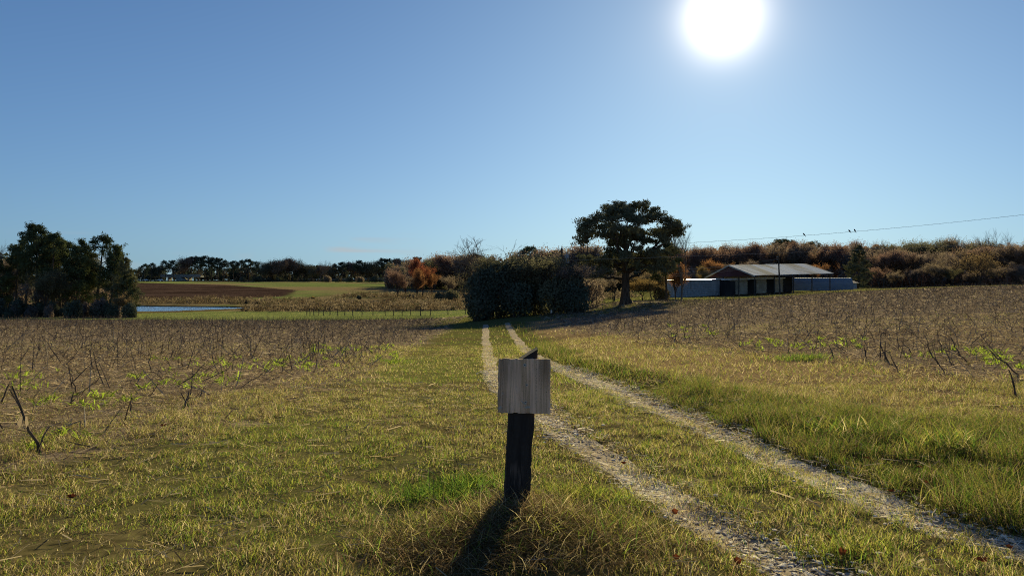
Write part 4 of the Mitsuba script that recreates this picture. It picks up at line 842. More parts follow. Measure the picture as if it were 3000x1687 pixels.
def span(a, b, sag, n=24): 
    t = np.linspace(0, 1, n)[:, None]; p = np.asarray(a) * (1 - t) + np.asarray(b) * t; p[:, 2] -= sag * 4 * (t * (1 - t))[:, 0]; return p
far_pole = at(2900, 500, 62)
up_w = span([pb[0], 75, ztop + 0.12], far_pole, 0.75, 60)
W1 = thing('power_line', 'upper power line with three birds crossing the sky on the right', 'power line')
put(W1, polytube(up_w, 0.011, 4), 'm_bird')
nz = at(1413, 655, 75)[2]; lo_w = span([pb[0] + 0.12, 75, nz], at(2900, 596, 62), 0.12, 60)
W2 = thing('power_line', 'lower pale power line passing in front of the wood above the pole barn', 'power line')
put(W2, polytube(lo_w, 0.008, 4), 'm_whiteside')
for j, (za, zb) in enumerate(((690, 652), (700, 660), (708, 664))):
    k = thing('service_wire', ['topmost', 'middle', 'lowest'][j] + ' of three thin wires from the transformer pole to the barn pole', 'wire')
    put(k, polytube(span([pb[0] + 0.1, 75, at(0, za, 75)[2]], [pc[0] - 0.3, 122.9, at(0, zb, 123)[2]], 0.5, 30), 0.012, 3), 'm_grey')
def bird(px, label, face):
    i = int(np.argmin(np.abs((up_w[:, 0] / up_w[:, 1]) - (px - CX) / F))); a = up_w[i]
    u = (px - CX) / F; b_ = up_w[i + 1] if up_w[i, 0] / up_w[i, 1] < u else up_w[i - 1]
    t = (u * a[1] - a[0]) / ((b_ - a)[0] - u * (b_ - a)[1]); p = a + (b_ - a) * t
    balls = [((0, 0, 0.075), 0.055), ((0.045, 0, 0.125), 0.058), ((0.075, 0, 0.185), 0.036), ((-0.06, 0, 0.02), 0.035)]
    def ball(c, r): return m3.Manifold.sphere(r, 16).translate(c)
    body = m3.Manifold.batch_hull([ball(*balls[0]), ball(*balls[1])]) + m3.Manifold.batch_hull([ball(*balls[1]), ball(*balls[2])]) + m3.Manifold.batch_hull([ball(*balls[0]), ball(*balls[3])])
    beak = m3.Manifold.batch_hull([ball((0.10, 0, 0.185), 0.013), ball((0.137, 0, 0.178), 0.004)])
    tail = m3.Manifold.batch_hull([ball((-0.05, 0.014, 0.02), 0.018), ball((-0.05, -0.014, 0.02), 0.018), ball((-0.135, 0.02, -0.12), 0.006), ball((-0.135, -0.02, -0.12), 0.006)])
    m = (body + beak + tail).to_mesh(); v = m.vert_properties[:, :3]
    k = thing('perched_bird', label, 'bird')
    put(k, orient((v, m.tri_verts), face, p + [0, 0, 0.0]), 'm_bird', smooth=40)
    part(k, 'leg', cat_mesh([tubes([[*(p + [0, s * 0.02, 0.0]), *(p + [0, s * 0.02, 0.05]), 0.006, 0.008]], 4) for s in (-1, 1)]), 'm_bird')
bird(2023, 'small dark bird perched alone on the upper power line', 2.6)
bird(2137, 'left bird of the pair perched on the upper power line', 2.5)
bird(2150.5, 'right bird of the pair perched on the upper power line', 1.9)

# ------------------------------------------------------------------ the sign post in front
sg = thing('sign_post', 'leaning black timber post with a blank weathered plywood board in the foreground', 'sign post')
SC = 5.25 / F
rngp = np.random.default_rng(3)
def pxz(px, py): return (px - CX) * SC, EYE - (py - CY) * SC
hx_, hy_ = 0.087, 0.075
sec = [(-hx_, -hy_ + .012), (-hx_ + .010, -hy_), (-.03, -hy_ - .001), (.03, -hy_ - .001), (hx_ - .012, -hy_), (hx_, -hy_ + .014), (hx_, 0), (hx_ + .002, hy_ - .02), (hx_ - .012, hy_), (0, hy_), (-hx_ + .012, hy_), (-hx_, hy_ - .012), (-hx_ - .001, 0)]
rings, nr = [], 46
for i in range(nr):
    t = i / (nr - 1); zz = -0.25 + (1.33 + 0.25) * t; xc = 0.0243 + 0.0535 * (zz - 0.158); tw = 0.05
    for a, b in sec:
        no = meshkit.fbm(np.array([a * 30, b * 30 + 5, zz * 5.0]), 3, 7) - 0.5; no2 = meshkit.noise(np.array([a * 60, b * 60, zz * 22.0]), 9) - 0.5
        k = 1 + 0.10 * no + 0.05 * no2 - (0.10 if (a > 0.05 and 0.50 < zz < 0.72) else 0.0) * meshkit.noise(np.array([0, 1.0, zz * 14]), 2)
        x, y = a * k, b * k
        top = 1.325 - (0.0867 + 0.087 - (xc + x)) * 0.62 + 0.006 * no2        # the top is cut on a slant
        rings.append([xc + x * math.cos(tw) - y * math.sin(tw), 5.25 + hy_ + 0.004 + x * math.sin(tw) + y * math.cos(tw), min(zz, top)])
m = len(sec)
pf = [[i * m + j, i * m + (j + 1) % m, (i + 1) * m + (j + 1) % m, (i + 1) * m + j] for i in range(nr - 1) for j in range(m)]
pv = np.array(rings + [np.mean(rings[-m:], 0)])
pf = np.array(pf); pf = np.vstack([pf[:, [0, 1, 2]], pf[:, [0, 2, 3]], [[(nr - 1) * m + j, (nr - 1) * m + (j + 1) % m, nr * m] for j in range(m)]])
part(sg, 'timber', (pv, pf), 'm_tie', smooth=40)
cor = [(1251.5, 1036.5), (1384, 1040), (1384.5, 902.5), (1254, 901.5)]
out = []
for (a, b), (c, d) in zip(cor, cor[1:] + cor[:1]):
    for t in np.linspace(0, 1, 30)[:-1]:
        j = (meshkit.fbm(np.array([(a + (c - a) * t) * 0.16, (b + (d - b) * t) * 0.16, 2.0]), 3, 4) - 0.5) * 3.2
        px, py = a + (c - a) * t, b + (d - b) * t
        nx, ny = (d - b), -(c - a); L = math.hypot(nx, ny); out.append(pxz(px + nx / L * j, py + ny / L * j))
bm_ = trimesh.creation.extrude_polygon(Polygon(out), 0.016, engine='earcut')
part(sg, 'board', (np.column_stack([bm_.vertices[:, 0], 5.232 + bm_.vertices[:, 2], bm_.vertices[:, 1]]), bm_.faces[:, ::-1]), 'm_board')
for px, py, r in ((1320, 917.5, .0105), (1325, 967.5, .0075), (1322.5, 1010, .010)):
    x, z = pxz(px, py)
    w = trimesh.creation.annulus(r * 0.38, r, 0.003, sections=18); R_ = w.vertices @ np.array([[1, 0, 0], [0, 0, 1], [0, -1, 0.0]])
    k = part(sg, 'washer', (R_ + [x, 5.2305, z], w.faces), 'm_steel', smooth=30)
    c = trimesh.creation.cylinder(r * 0.42, 0.006, sections=12); part(k, 'screw', (c.vertices @ np.array([[1, 0, 0], [0, 0, 1], [0, -1, 0.0]]) + [x + .0006, 5.2312, z], c.faces), 'm_black')
def scrap(pts, lift):
    p = np.array([pxz(*q) for q in pts]); c = p.mean(0)
    v = [[x, 5.2312, z] for x, z in p] + [[c[0], 5.2312 - lift, c[1] + 0.002]]
    n = len(p); part(sg, 'paper_scrap', (np.array(v), np.array([[i, (i + 1) % n, n] for i in range(n)])), 'm_paper')
scrap([(1309, 1006), (1318, 1011), (1326, 1015), (1321, 1018), (1314, 1013)], .004)
scrap([(1318, 1024), (1326, 1020), (1333, 1021), (1334, 1025), (1324, 1027)], .003)
scrap([(1253, 1028), (1259, 1019), (1263, 1026), (1258, 1029)], .003)
scrap([(1262, 990), (1266, 986), (1266, 991)], .002)
for px, py in ((1286, 1011), (1315, 946), (1375, 985)):
    x, z = pxz(px, py); part(sg, 'nail_hole', box(x - .0022, x + .0022, 5.2310, 5.2316, z - .002, z + .002), 'm_black')

# ------------------------------------------------------------------ dead stalks in the two fields
rngs = np.random.default_rng(12)
def field_pts(n, side):
    y = np.sqrt(rngs.uniform(6.5 ** 2, 104 ** 2, n)); x = rngs.uniform(-0.76, 0.76, n) * y
    clump = meshkit.fbm(np.stack([x * 0.5, y * 0.5, x * 0], -1), 3, 30 + side) > 0.40
    thin = rngs.random(n) < np.clip((y - 4) / 20, 0.32, 1)
    if side == 0:
        ok = (x < EDGE_L(y) - 0.25 - 0.9 * rngs.random(n)) & (y < FAR_L) & (x > -0.76 * y)
        ok &= ~((x > -0.1 * y) & (y > 70))
    else: ok = (x > EDGE_S(y) + 0.3 * rngs.normal(size=n)) & (y < far_r(x)) & (rngs.random(n) < np.where(y > 45, 0.8, 1.0))
    ok &= (clump | (y > 22)) & thin
    return x[ok], y[ok]
xa, ya = field_pts(36000, 0); xb, yb = field_pts(34000, 1)
sx_, sy_ = np.r_[xa, xb], np.r_[ya, yb]; n = len(sx_)
left_ = np.arange(n) < len(xa)
ln = rngs.uniform(0.30, 0.85, n) * np.where(rngs.random(n) < 0.2, 0.5, 1) * np.where(left_, 1.0, 0.9); ln *= np.where(sy_ < 16, 0.85, 1.0)
az = rngs.uniform(0, 2 * np.pi, n); tilt = np.where(rngs.random(n) < 0.22, rngs.uniform(0.0, 0.35, n), rngs.uniform(0.5, 1.35, n))
rad = rngs.uniform(0.005, 0.0105, n)
pale = rngs.random(n) < 0.2
size_ = np.where(np.abs(sx_ / sy_) < 0.655, ln / sy_, 0)
hand = [(105, 1141, 64, 964, .018), (82, 1141, 98, 1080, .010), (453, 970, 508, 916, .012), (328, 1037, 324, 998, .013), (157, 913, 107, 852, .016), (47, 910, 78, 875, .014), (437, 932, 412, 900, .011), (628, 905, 664, 843, .014), (381, 940, 375, 866, .011),
        (183, 982, 191, 913, .011), (194, 990, 196, 935, .012), (176, 1022, 190, 985, .016), (470, 1015, 475, 982, .016), (459, 1030, 462, 1000, .016), (500, 1005, 503, 985, .015), (0, 1015, 18, 965, .014), (793, 892, 795, 838, .012), (803, 895, 800, 833, .012), (812, 893, 818, 840, .012),
        (836, 898, 862, 872, .022), (862, 890, 875, 868, .018), (897, 906, 893, 890, .016), (908, 905, 907, 884, .014), (925, 922, 966, 893, .020), (966, 893, 976, 868, .015), (600, 975, 655, 940, .010), (2570, 945, 2480, 870, .015), (2560, 1000, 2540, 930, .016),
        (2213, 905, 2215, 842, .016), (2225, 908, 2218, 860, .020), (2235, 908, 2221, 868, .020), (2257, 925, 2225, 880, .012), (2180, 905, 2176, 870, .018), (2095, 895, 2088, 868, .018), (2052, 875, 2055, 828, .012), (2300, 890, 2262, 850, .012), (2345, 900, 2330, 850, .013),
        (1830, 850, 1838, 800, .012), (1700, 855, 1703, 802, .012), (1722, 850, 1728, 805, .012), (1600, 838, 1604, 800, .010), (2372, 890, 2362, 830, .013), (2420, 900, 2400, 850, .014), (1985, 890, 1975, 850, .013), (2380, 935, 2350, 885, .013), (2450, 915, 2385, 880, .013)]
count = 0
scene['m_stalk'] = diffuse(proc(lambda p, n, uv: mix((0.050, 0.038, 0.031), (0.19, 0.145, 0.11), noise(p.x * 25, p.y * 25, p.z * 9))))
scene['m_stalkpale'] = diffuse(proc(lambda p, n, uv: mix((0.20, 0.15, 0.10), (0.50, 0.42, 0.32), noise(p.x * 25, p.y * 25, p.z * 9))))
def stalk(p, q, r, light, side, rich, label=None):
    global count; count += 1
    p, q = np.array(p), np.array(q); L = np.linalg.norm(q - p); d = q - p; k = 6 if rich else 3
    pts = np.array([p + d * t + (rngs.normal(size=3) * 0.022 * L if 0 < t < 1 else 0) for t in np.linspace(0, 1, k)])
    rr = r * (0.78 if rich else 0.85) * np.linspace(1.25, 0.6, k) * rngs.uniform(0.85, 1.15, k); ms_ = [polytube(pts, rr, 6 if rich else 4)]
    if rngs.random() < (0.7 if rich else 0.25):
        b = p + d * rngs.uniform(0.3, 0.7); ms_.append(polytube([b, b + (d / L * 0.5 + rngs.normal(size=3) * 0.5) * L * 0.28], [r * 0.6, r * 0.3], 4))
    dx_, dz_ = d[0] / L, d[2] / L
    lean = 'upright' if dz_ > 0.93 else ('lying' if dz_ < 0.45 else 'slanting') + (' to the left' if dx_ < -0.25 else ' to the right' if dx_ > 0.25 else ' along the view')
    col_ = (p[0] / p[1] * F + CX) / 2576
    spot = (['by the left picture edge', 'in the middle of the left field', 'near the lane in the left field'][int(np.searchsorted([0.11, 0.25], col_))] if side == 0 else
            ['near the lane in the right field', 'in the middle of the right field', 'by the right picture edge'][int(np.searchsorted([0.74, 0.90], col_))])
    row_ = 'front row' if p[1] < 14 else 'second rows' if p[1] < 20 else 'further back'
    text = ('pale bleached' if light else 'dark dead') + f' stalk {lean}, {spot}, {row_}'
    key = thing('dead_stalk', label or text, 'plant stalk', None if label else text.replace(' stalk ', ' stalks '))
    put(key, cat_mesh(ms_), 'm_stalkpale' if light else 'm_stalk', smooth=60)
    return key, pts
for i, (x0, y0, x1, y1, r) in enumerate(hand):
    gxh, gyh = hit(x0, y0); zb = gz(gxh, gyh) - 0.03
    qx, qz = (x1 - CX) / F * gyh, EYE - (y1 - CY) / F * gyh
    key, pts = stalk((gxh, gyh, zb), (qx, gyh + rngs.normal() * 0.12, qz), r, 19 <= i <= 24, int(x0 > CX), True,
                     'thick forked dead stalk with a hanging dry leaf, nearest on the left' if i == 0 else None)
    if i == 0:
        for s in (-1, 1):
            b = pts[3]; lv = np.array([b + [0, 0, 0], b + [s * .03, -.01, .01], b + [s * .055, -.02, -.06], b + [s * .03, -.02, -.10], b + [s * .012, -.01, -.05]])
            part(key, 'dry_leaf', (lv, np.array([[0, 1, 2], [0, 2, 4], [4, 2, 3]])), 'm_tan')
order = np.argsort(-size_)[:300 - len(hand)]
def end_of(i): return np.array([math.sin(az[i]) * math.sin(tilt[i]), math.cos(az[i]) * math.sin(tilt[i]), math.cos(tilt[i])]) * ln[i]
for i in order:
    p = np.array([sx_[i], sy_[i], gz(sx_[i], sy_[i]) - 0.03]); stalk(p, p + end_of(i), rad[i] * 1.1, bool(pale[i]), int(not left_[i]), False)
rest = np.setdiff1d(np.arange(n), order)
P = np.stack([sx_[rest], sy_[rest], ground(sx_[rest], sy_[rest]) - 0.03], -1)
D_ = np.stack([np.sin(az) * np.sin(tilt), np.cos(az) * np.sin(tilt), np.cos(tilt)], -1)[rest] * ln[rest, None]
Mx = P + D_ * 0.5 + rngs.normal(size=P.shape) * 0.05 * ln[rest, None]; r_ = rad[rest, None] * 0.95
segs = np.concatenate([np.hstack([P, Mx, r_ * 1.1, r_ * 0.9]), np.hstack([Mx, P + D_, r_ * 0.9, r_ * 0.55])])
tw = rngs.random(len(rest)) < 0.45
B = (P + D_ * 0.6)[tw]; segs = np.concatenate([segs, np.hstack([B, B + (D_[tw] * 0.35 + rngs.normal(size=B.shape) * 0.13), r_[tw] * 0.6, r_[tw] * 0.3])])
stv, stf = tubes(segs, 3)
shade = np.array([(0.13, 0.096, 0.072), (0.22, 0.165, 0.12), (0.075, 0.056, 0.045)])[rngs.integers(0, 3, len(rest))]; shade[pale[rest]] = (0.32, 0.25, 0.17)
scol = np.concatenate([shade, shade, shade[tw]]); 
stuff('stalk_stubble', 'thousands of dead stalks criss-crossing over both fields', 'stalks', (stv, stf), 'm_paint', color=np.repeat(scol, 6, 0))

# ------------------------------------------------------------------ grass, litter, sprouts, gravel, leaves
def blades(x, y, h, w, arch, col, rng, segs=2, z=None, azim=None):
    """arched blades rooted at (x, y); returns mesh and vertex colours"""
    n = len(x); z = ground(x, y) - 0.01 if z is None else z
    a = rng.uniform(0, 2 * np.pi, n) if azim is None else azim; dx, dy = np.cos(a), np.sin(a)
    side = a + np.pi / 2 + rng.normal(size=n) * 0.9; wx_, wy_ = np.cos(side) * w * 0.5, np.sin(side) * w * 0.5
    lv = []
    for t in (np.linspace(0, 1, segs + 1)[:-1]):
        o, zz = arch * h * t ** 1.7, z + h * t * (1 - 0.35 * arch * t)
        k = 1 - 0.35 * t
        lv += [np.stack([x + dx * o - wx_ * k, y + dy * o - wy_ * k, zz], -1), np.stack([x + dx * o + wx_ * k, y + dy * o + wy_ * k, zz], -1)]
    lv.append(np.stack([x + dx * arch * h, y + dy * arch * h, z + h * (1 - 0.35 * arch)], -1))
    v = np.stack(lv, 1); m = v.shape[1]; fs = []
    for s in range(segs - 1): fs += [[2 * s, 2 * s + 1, 2 * s + 3], [2 * s, 2 * s + 3, 2 * s + 2]]
    fs.append([2 * segs - 2, 2 * segs - 1, 2 * segs])
    f = (np.array(fs)[None] + (np.arange(n) * m)[:, None, None]).reshape(-1, 3)
    return v.reshape(-1, 3), f, np.repeat(col, m, 0)
PAL = np.array([(0.095, 0.168, 0.030), (0.225, 0.258, 0.046), (0.310, 0.270, 0.078), (0.47, 0.39, 0.235), (0.205, 0.145, 0.085), (0.155, 0.102, 0.064)])
def pick(prob, rng):
    c = np.cumsum(prob, 1); c /= c[:, -1:]; i = (rng.random(len(prob))[:, None] > c).sum(1)
    return PAL[np.minimum(i, 5)] * rng.uniform(0.75, 1.25, (len(prob), 1))
ZN = ('lawn', 'median', 'rough', 'dry', 'field')
def turf(n, y0, y1, wscale, hscale, segs, seed, bias=1.0, thatch=False):
    rng = np.random.default_rng(seed); y = np.sqrt(y0 ** 2 + (y1 ** 2 - y0 ** 2) * rng.random(n) ** bias); x = rng.uniform(-1, 1, n) * (0.74 * y + 1.6)
    nz = lambda s, k: meshkit.fbm(np.stack([x * s, y * s, x * 0], -1), 3, k)
    b1, b2, cl = nz(0.45, 41), nz(1.7, 42), nz(4.5, 43)
    w = 1.6 * (b1 - 0.5) + 0.8 * (b2 - 0.5)
    t0, t1 = x - TRACK[0](y), x - TRACK[1](y)
    ht = np.minimum(np.abs(t0), np.abs(t1)); track = ht < 0.22 + 0.20 * (b2 - 0.5)
    fieldL = (EDGE_L(y) - x + 1.2 * w > 0); fieldR = x - EDGE_S(y) + 1.5 * w > 0
    dl = EDGE_L(y) - x + 1.2 * w; belt = (dl > 0) & (dl < 1.5 + 1.2 * (b2 - 0.5)) & (y < 40)
    dry = (x - EDGE_R(y) + 1.2 * w > 0) & ~fieldR | belt; rough = (t1 > 0.22) & ~dry & ~fieldR & ~belt; median = (t0 > 0) & (t1 < 0)
    far = (y > FAR_L) & (x < 0) | (y > far_r(x)) | ((y > 60) & (x > -4) & (x - EDGE_S(np.minimum(y, 62)) < (y - 60) * 0.5))
    zone = np.select([far, (fieldL & ~belt) | fieldR, dry, rough, median], [0, 4, 3, 2, 1], 0)
    keep = rng.random(n) < np.where(track, np.clip(0.05 + 0.36 * (np.abs(t1) < np.abs(t0)) + 0.12 * (y > 8) + 3.4 * np.clip(nz(1.3, 45) - 0.41, 0, 1) + 0.55 * np.clip((ht - 0.08) / 0.15, 0, 1) + 0.25 * (y > 12) + 0.2 * (y > 20), 0, 0.95), np.array([0.9, 0.95, 1.0, 0.85, 0.62])[zone]) * np.clip(0.20 + 3.2 * (cl - 0.33), 0.12, 1)
    h = np.array([0.055, 0.075, 0.17, 0.095, 0.055])[zone] * rng.uniform(0.5, 1.5, n) * (0.35 + 0.75 * b2 + 0.65 * np.clip((cl - 0.3) * 2.2, 0, 1)) * hscale
    h = np.where((zone == 2), h * (0.35 + 1.9 * np.clip(nz(0.9, 44) - 0.2, 0, 1)), h); h = np.where(track, h * 0.55, h)
    arch = np.clip(np.array([0.7, 0.65, 0.7, 0.8, 1.1])[zone] * rng.uniform(0.4, 1.6, n), 0, 1.5)
    gr = np.clip((b1 - 0.36) * 3.6, 0, 1)[:, None]; g2 = np.clip((b2 - 0.35) * 3, 0, 1)[:, None]
    pr = np.array([[.24, .36, .18, .12, .08, .02], [.20, .34, .24, .13, .08, .01], [.30, .24, .20, .09, .12, .05], [.05, .10, .24, .26, .23, .12], [.07, .09, .14, .30, .26, .14]])[zone]
    br_ = np.array([.04, .10, .22, .26, .28, .10])
    pr = np.where((zone <= 1)[:, None], pr * (0.35 + 0.65 * gr) + br_ * (1 - gr) * 0.65, pr)
    pr = np.where((zone == 3)[:, None], pr * g2 + np.array([.12, .22, .26, .18, .18, .04]) * (1 - g2), pr)
    pr = np.where(track[:, None], pr * 0.5 + br_ * 0.5, pr)
    if thatch: pr = pr * 0.35 + np.array([.04, .10, .20, .22, .30, .14]); h = rng.uniform(0.018, 0.045, n); arch = rng.uniform(0.9, 1.6, n); keep = ~track & (zone != 2) & (cl > 0.30)
    col = pick(pr, rng) * np.where(zone == 2, 0.72, 1.0)[:, None]  # rough blades tinted darker, for deeper green and painted self-shadow
    k = keep
    return blades(x[k], y[k], h[k], 0.0042 * wscale * rng.uniform(0.7, 1.3, k.sum()), arch[k], col[k], rng, segs, z=ground(x[k], y[k]) - 0.01 + 0.03 * track[k])
for nm, lab, args in (('near_grass', 'short green and straw coloured grass in the foreground', (480000, 3.0, 12.5, 1.0, 1.0, 2, 51, 1.4)),
                      ('field_grass', 'grass and dry weeds of the middle ground along the lane', (330000, 12.5, 34, 2.7, 1.05, 1, 52)),
                      ('far_grass', 'grass and dry weeds towards the thicket and the sheds', (240000, 34, 136, 8.0, 1.1, 1, 53))):
    v, f, c = turf(*args)
    if nm == 'near_grass': v2, f2, c2 = turf(250000, 3.0, 13.5, 1.5, 1.0, 1, 54, 1.3, True); v, f, c = np.vstack([v, v2]), np.vstack([f, f2 + len(v)]), np.vstack([c, c2])
    stuff(nm, lab, 'grass', (v, f), 'm_grass', color=c)

rg = np.random.default_rng(61)
def patch(n, cx, cy, sx, sy, h0, h1, probs, arch=0.9, w=0.0045, segs=3):
    x, y = cx + rg.normal(size=n) * sx, cy + rg.normal(size=n) * sy; y = np.maximum(y, 3.6)
    return blades(x, y, rg.uniform(h0, h1, n), w * rg.uniform(0.7, 1.3, n), np.clip(arch * rg.uniform(0.4, 1.6, n), 0, 1.6), pick(np.tile(probs, (n, 1)), rg), rg, segs)
def join(ps):
    o, V, Fc, C = 0, [], [], []
    for v, f, c in ps: V.append(v); Fc.append(f + o); C.append(c); o += len(v)
    return (np.vstack(V), np.vstack(Fc)), np.vstack(C)
m_, c_ = join([patch(4200, 0.05, 4.95, 0.33, 0.28, 0.06, 0.24, [0, .03, .08, .20, .40, .29], 1.3), patch(2600, -0.30, 4.65, 0.30, 0.20, 0.06, 0.19, [0, .03, .08, .18, .42, .29], 1.4), patch(2600, 0.42, 4.7, 0.30, 0.22, 0.06, 0.20, [.02, .08, .12, .22, .36, .20], 1.4),
               patch(700, -0.35, 4.95, 0.30, 0.25, 0.08, 0.26, [.35, .30, .15, .12, .08, 0], 0.9), patch(700, 0.50, 4.95, 0.28, 0.25, 0.08, 0.26, [.25, .35, .20, .12, .08, 0], 0.9), patch(420, 0.0, 4.85, 0.42, 0.30, 0.16, 0.42, [0, .02, .10, .42, .34, .12], 1.3, 0.0032, 4), patch(500, 0.06, 5.12, 0.16, 0.12, 0.12, 0.30, [0, 0, .06, .24, .42, .28], 0.9, 0.004)])
stuff('dry_grass_mound', 'unmown mound of tangled dry brown grass round the foot of the post', 'dry grass', m_, 'm_grass', color=c_)
for (px, py, n, h0, h1, pr, lab) in [
        (1095, 1255, 620, .09, .22, [.8, .2, 0, 0, 0, 0], 'fresh green grass tuft left of the sign post'),
        (1185, 1225, 380, .08, .20, [.75, .25, 0, 0, 0, 0], 'smaller green grass tuft just left of the post'),
        (1462, 1265, 420, .09, .22, [.15, .6, .25, 0, 0, 0], 'yellow-green grass tuft right of the sign post'),
        (990, 912, 260, .10, .22, [.5, .5, 0, 0, 0, 0], 'bright green tuft at the edge of the left field'),
        (2090, 1395, 300, .08, .2, [.4, .4, .2, 0, 0, 0], 'green grass tuft between the wheel tracks at lower right'),
        (2020, 905, 420, .10, .25, [.55, .45, 0, 0, 0, 0], 'green grass patch below the right stalk field'),
        (2380, 1150, 500, .15, .34, [.35, .3, .25, .1, 0, 0], 'tall rough grass tuft right of the right wheel track'),
        (2130, 1110, 500, .14, .32, [.35, .3, .25, .1, 0, 0], 'rough grass tuft beside the bend of the right wheel track')]:
    tx, ty = hit(px, py); k = thing('grass_tuft', lab, 'grass tuft'); s_ = 0.10 + 0.012 * ty
    v, f, c = patch(n, tx, ty, s_, s_ * 0.8, h0, h1, pr, 0.8, 0.0045 * (1 + ty / 14)); put(k, (v, f), 'm_grass', color=c)
for i in range(13):
    px, py = rg.uniform(1040, 1262), rg.uniform(1130, 1300); tx, ty = hit(px, py); k = thing('weed_stem', 'thin dark upright weed stem in the grass left of the post', 'weed stem', 'weed stems left of the post')
    p = np.array([tx, ty, gz(tx, ty) - 0.02]); tip = p + [rg.normal() * 0.05, rg.normal() * 0.05, rg.uniform(0.22, 0.42)]
    put(k, polytube([p, (p + tip) / 2 + rg.normal(size=3) * 0.008, tip], [0.0022, 0.0018, 0.0012], 4), 'm_stalk')

# straw and broken bits lying flat
def bits(n, y0, y1, cond, l0, l1, w, seed, pal):
    rng = np.random.default_rng(seed); y = np.sqrt(rng.uniform(y0 ** 2, y1 ** 2, n)); x = rng.uniform(-0.74, 0.74, n) * y; k = cond(x, y, rng); x, y = x[k], y[k]; n = len(x)
    z = ground(x, y) + rng.uniform(0.012, 0.06, n); a = rng.uniform(0, 2 * np.pi, n); L = rng.uniform(l0, l1, n) * 0.5; ww = w * rng.uniform(0.6, 1.4, n) * (1 + y / 14)
    d = np.stack([np.cos(a) * L, np.sin(a) * L, rng.normal(size=n) * L * 0.22], -1); s = np.stack([-np.sin(a) * ww, np.cos(a) * ww, rng.normal(size=n) * ww * 0.5], -1); c = np.stack([x, y, z], -1)
    v = np.stack([c - d - s * .5, c - d + s * .5, c + d + s * .4, c + d - s * .4], 1).reshape(-1, 3)
    f = (np.array([[0, 1, 2], [0, 2, 3]])[None] + (np.arange(n) * 4)[:, None, None]).reshape(-1, 3)
    return v, f, np.repeat(np.array(pal)[rng.integers(0, len(pal), n)] * rng.uniform(0.7, 1.3, (n, 1)), 4, 0)
infield = lambda x, y, r: (x < EDGE_L(y)) & (y < FAR_L) | (x > EDGE_S(y) - 0.8) & (y < far_r(x))
m_, c_ = join([bits(62000, 6.5, 26, infield, .04, .22, .0045, 71, [(.50, .40, .28), (.30, .22, .15), (.14, .10, .075), (.20, .145, .10)]), bits(42000, 26, 95, infield, .1, .45, .007, 72, [(.38, .31, .25), (.23, .175, .14), (.11, .085, .07)])])
stuff('field_litter', 'straw coloured litter and broken stems lying on both fields', 'litter', m_, 'm_brush', color=c_)
ontrack = lambda x, y, r: np.minimum(np.abs(x - TRACK[0](y)), np.abs(x - TRACK[1](y))) < 0.34
m_, c_ = join([bits(110000, 3.8, 18, ontrack, .02, .10, .0035, 73, [(.62, .54, .42), (.48, .39, .28), (.74, .66, .55)]), bits(9000, 3.8, 14, lambda x, y, r: (x > EDGE_L(y)), .05, .22, .004, 74, [(.38, .30, .19), (.22, .15, .09), (.44, .36, .25)])])
stuff('track_straw', 'dry straw scattered over the wheel tracks and the mown grass', 'straw', m_, 'm_brush', color=c_)

tx, ty = (1387 - CX) / F * 58, 58.0; zg_ = gz(tx, ty); k = thing('marker_stake', 'thin stake with a white top at the near corner of the right field', 'stake')
part(k, 'stick', tubes([[tx, ty, zg_ - 0.1, tx, ty, zg_ + 0.62, 0.018, 0.016]], 5), 'm_pole'); part(k, 'cap', tubes([[tx, ty, zg_ + 0.60, tx, ty, zg_ + 0.82, 0.07, 0.05]], 7), 'm_whiteside')
tx, ty = hit(2479, 1312); st_ = trimesh.creation.icosphere(subdivisions=2, radius=0.026); st_.vertices *= (1 + 0.35 * (meshkit.noise(st_.vertices * 60, 3) - 0.5))[:, None] * [1.2, 0.8, 0.75]
k = thing('stone', 'single pale stone at the upper edge of the right wheel track, lower right', 'stone'); put(k, (st_.vertices + [tx, ty, gz(tx, ty) + 0.03], st_.faces), 'm_concrete', smooth=50)

# gravel
rv = np.random.default_rng(81); ico = trimesh.creation.icosphere(subdivisions=0)
ns = 60000; y = np.sqrt(rv.uniform(3.6 ** 2, 20 ** 2, ns)); which = rv.integers(0, 2, ns); x = np.where(which, TRACK[1](y), TRACK[0](y)) + rv.normal(size=ns) * 0.15
thick = meshkit.fbm(np.stack([x * 1.1, y * 0.8, x * 0], -1), 3, 88)
k = (rv.random(ns) < np.clip((thick - 0.42) * 5, 0.03, 1) * np.clip(1.5 - y / 14, 0.12, 1) * 0.36) & (np.abs(x) < 0.75 * y); x, y = x[k], y[k]; n = len(x)
s = rv.uniform(0.008, 0.022, n) * (1 + 0.02 * y)
sh_ = rv.uniform(0.7, 1.3, (n, 12, 1)); vv = ico.vertices[None] * sh_ * (s[:, None] * np.stack([rv.uniform(.9, 1.5, n), rv.uniform(.7, 1.1, n), rv.uniform(.22, .42, n)], -1))[:, None, :]
a = rv.uniform(0, 6.28, n); ca, sa = np.cos(a)[:, None], np.sin(a)[:, None]
vv = np.stack([vv[..., 0] * ca - vv[..., 1] * sa, vv[..., 0] * sa + vv[..., 1] * ca, vv[..., 2]], -1) + np.stack([x, y, ground(x, y) + 0.022 + s * 0.08], -1)[:, None, :]
gcol = np.array([(.64, .56, .47), (.52, .45, .37), (.76, .68, .58), (.40, .34, .28)])[rv.integers(0, 4, n)] * rv.uniform(.8, 1.2, (n, 1))
stuff('gravel', 'pale gravel lying in the two wheel tracks', 'gravel', (vv.reshape(-1, 3), (ico.faces[None] + (np.arange(n) * 12)[:, None, None]).reshape(-1, 3)), 'm_paint', color=np.repeat(gcol, 12, 0))

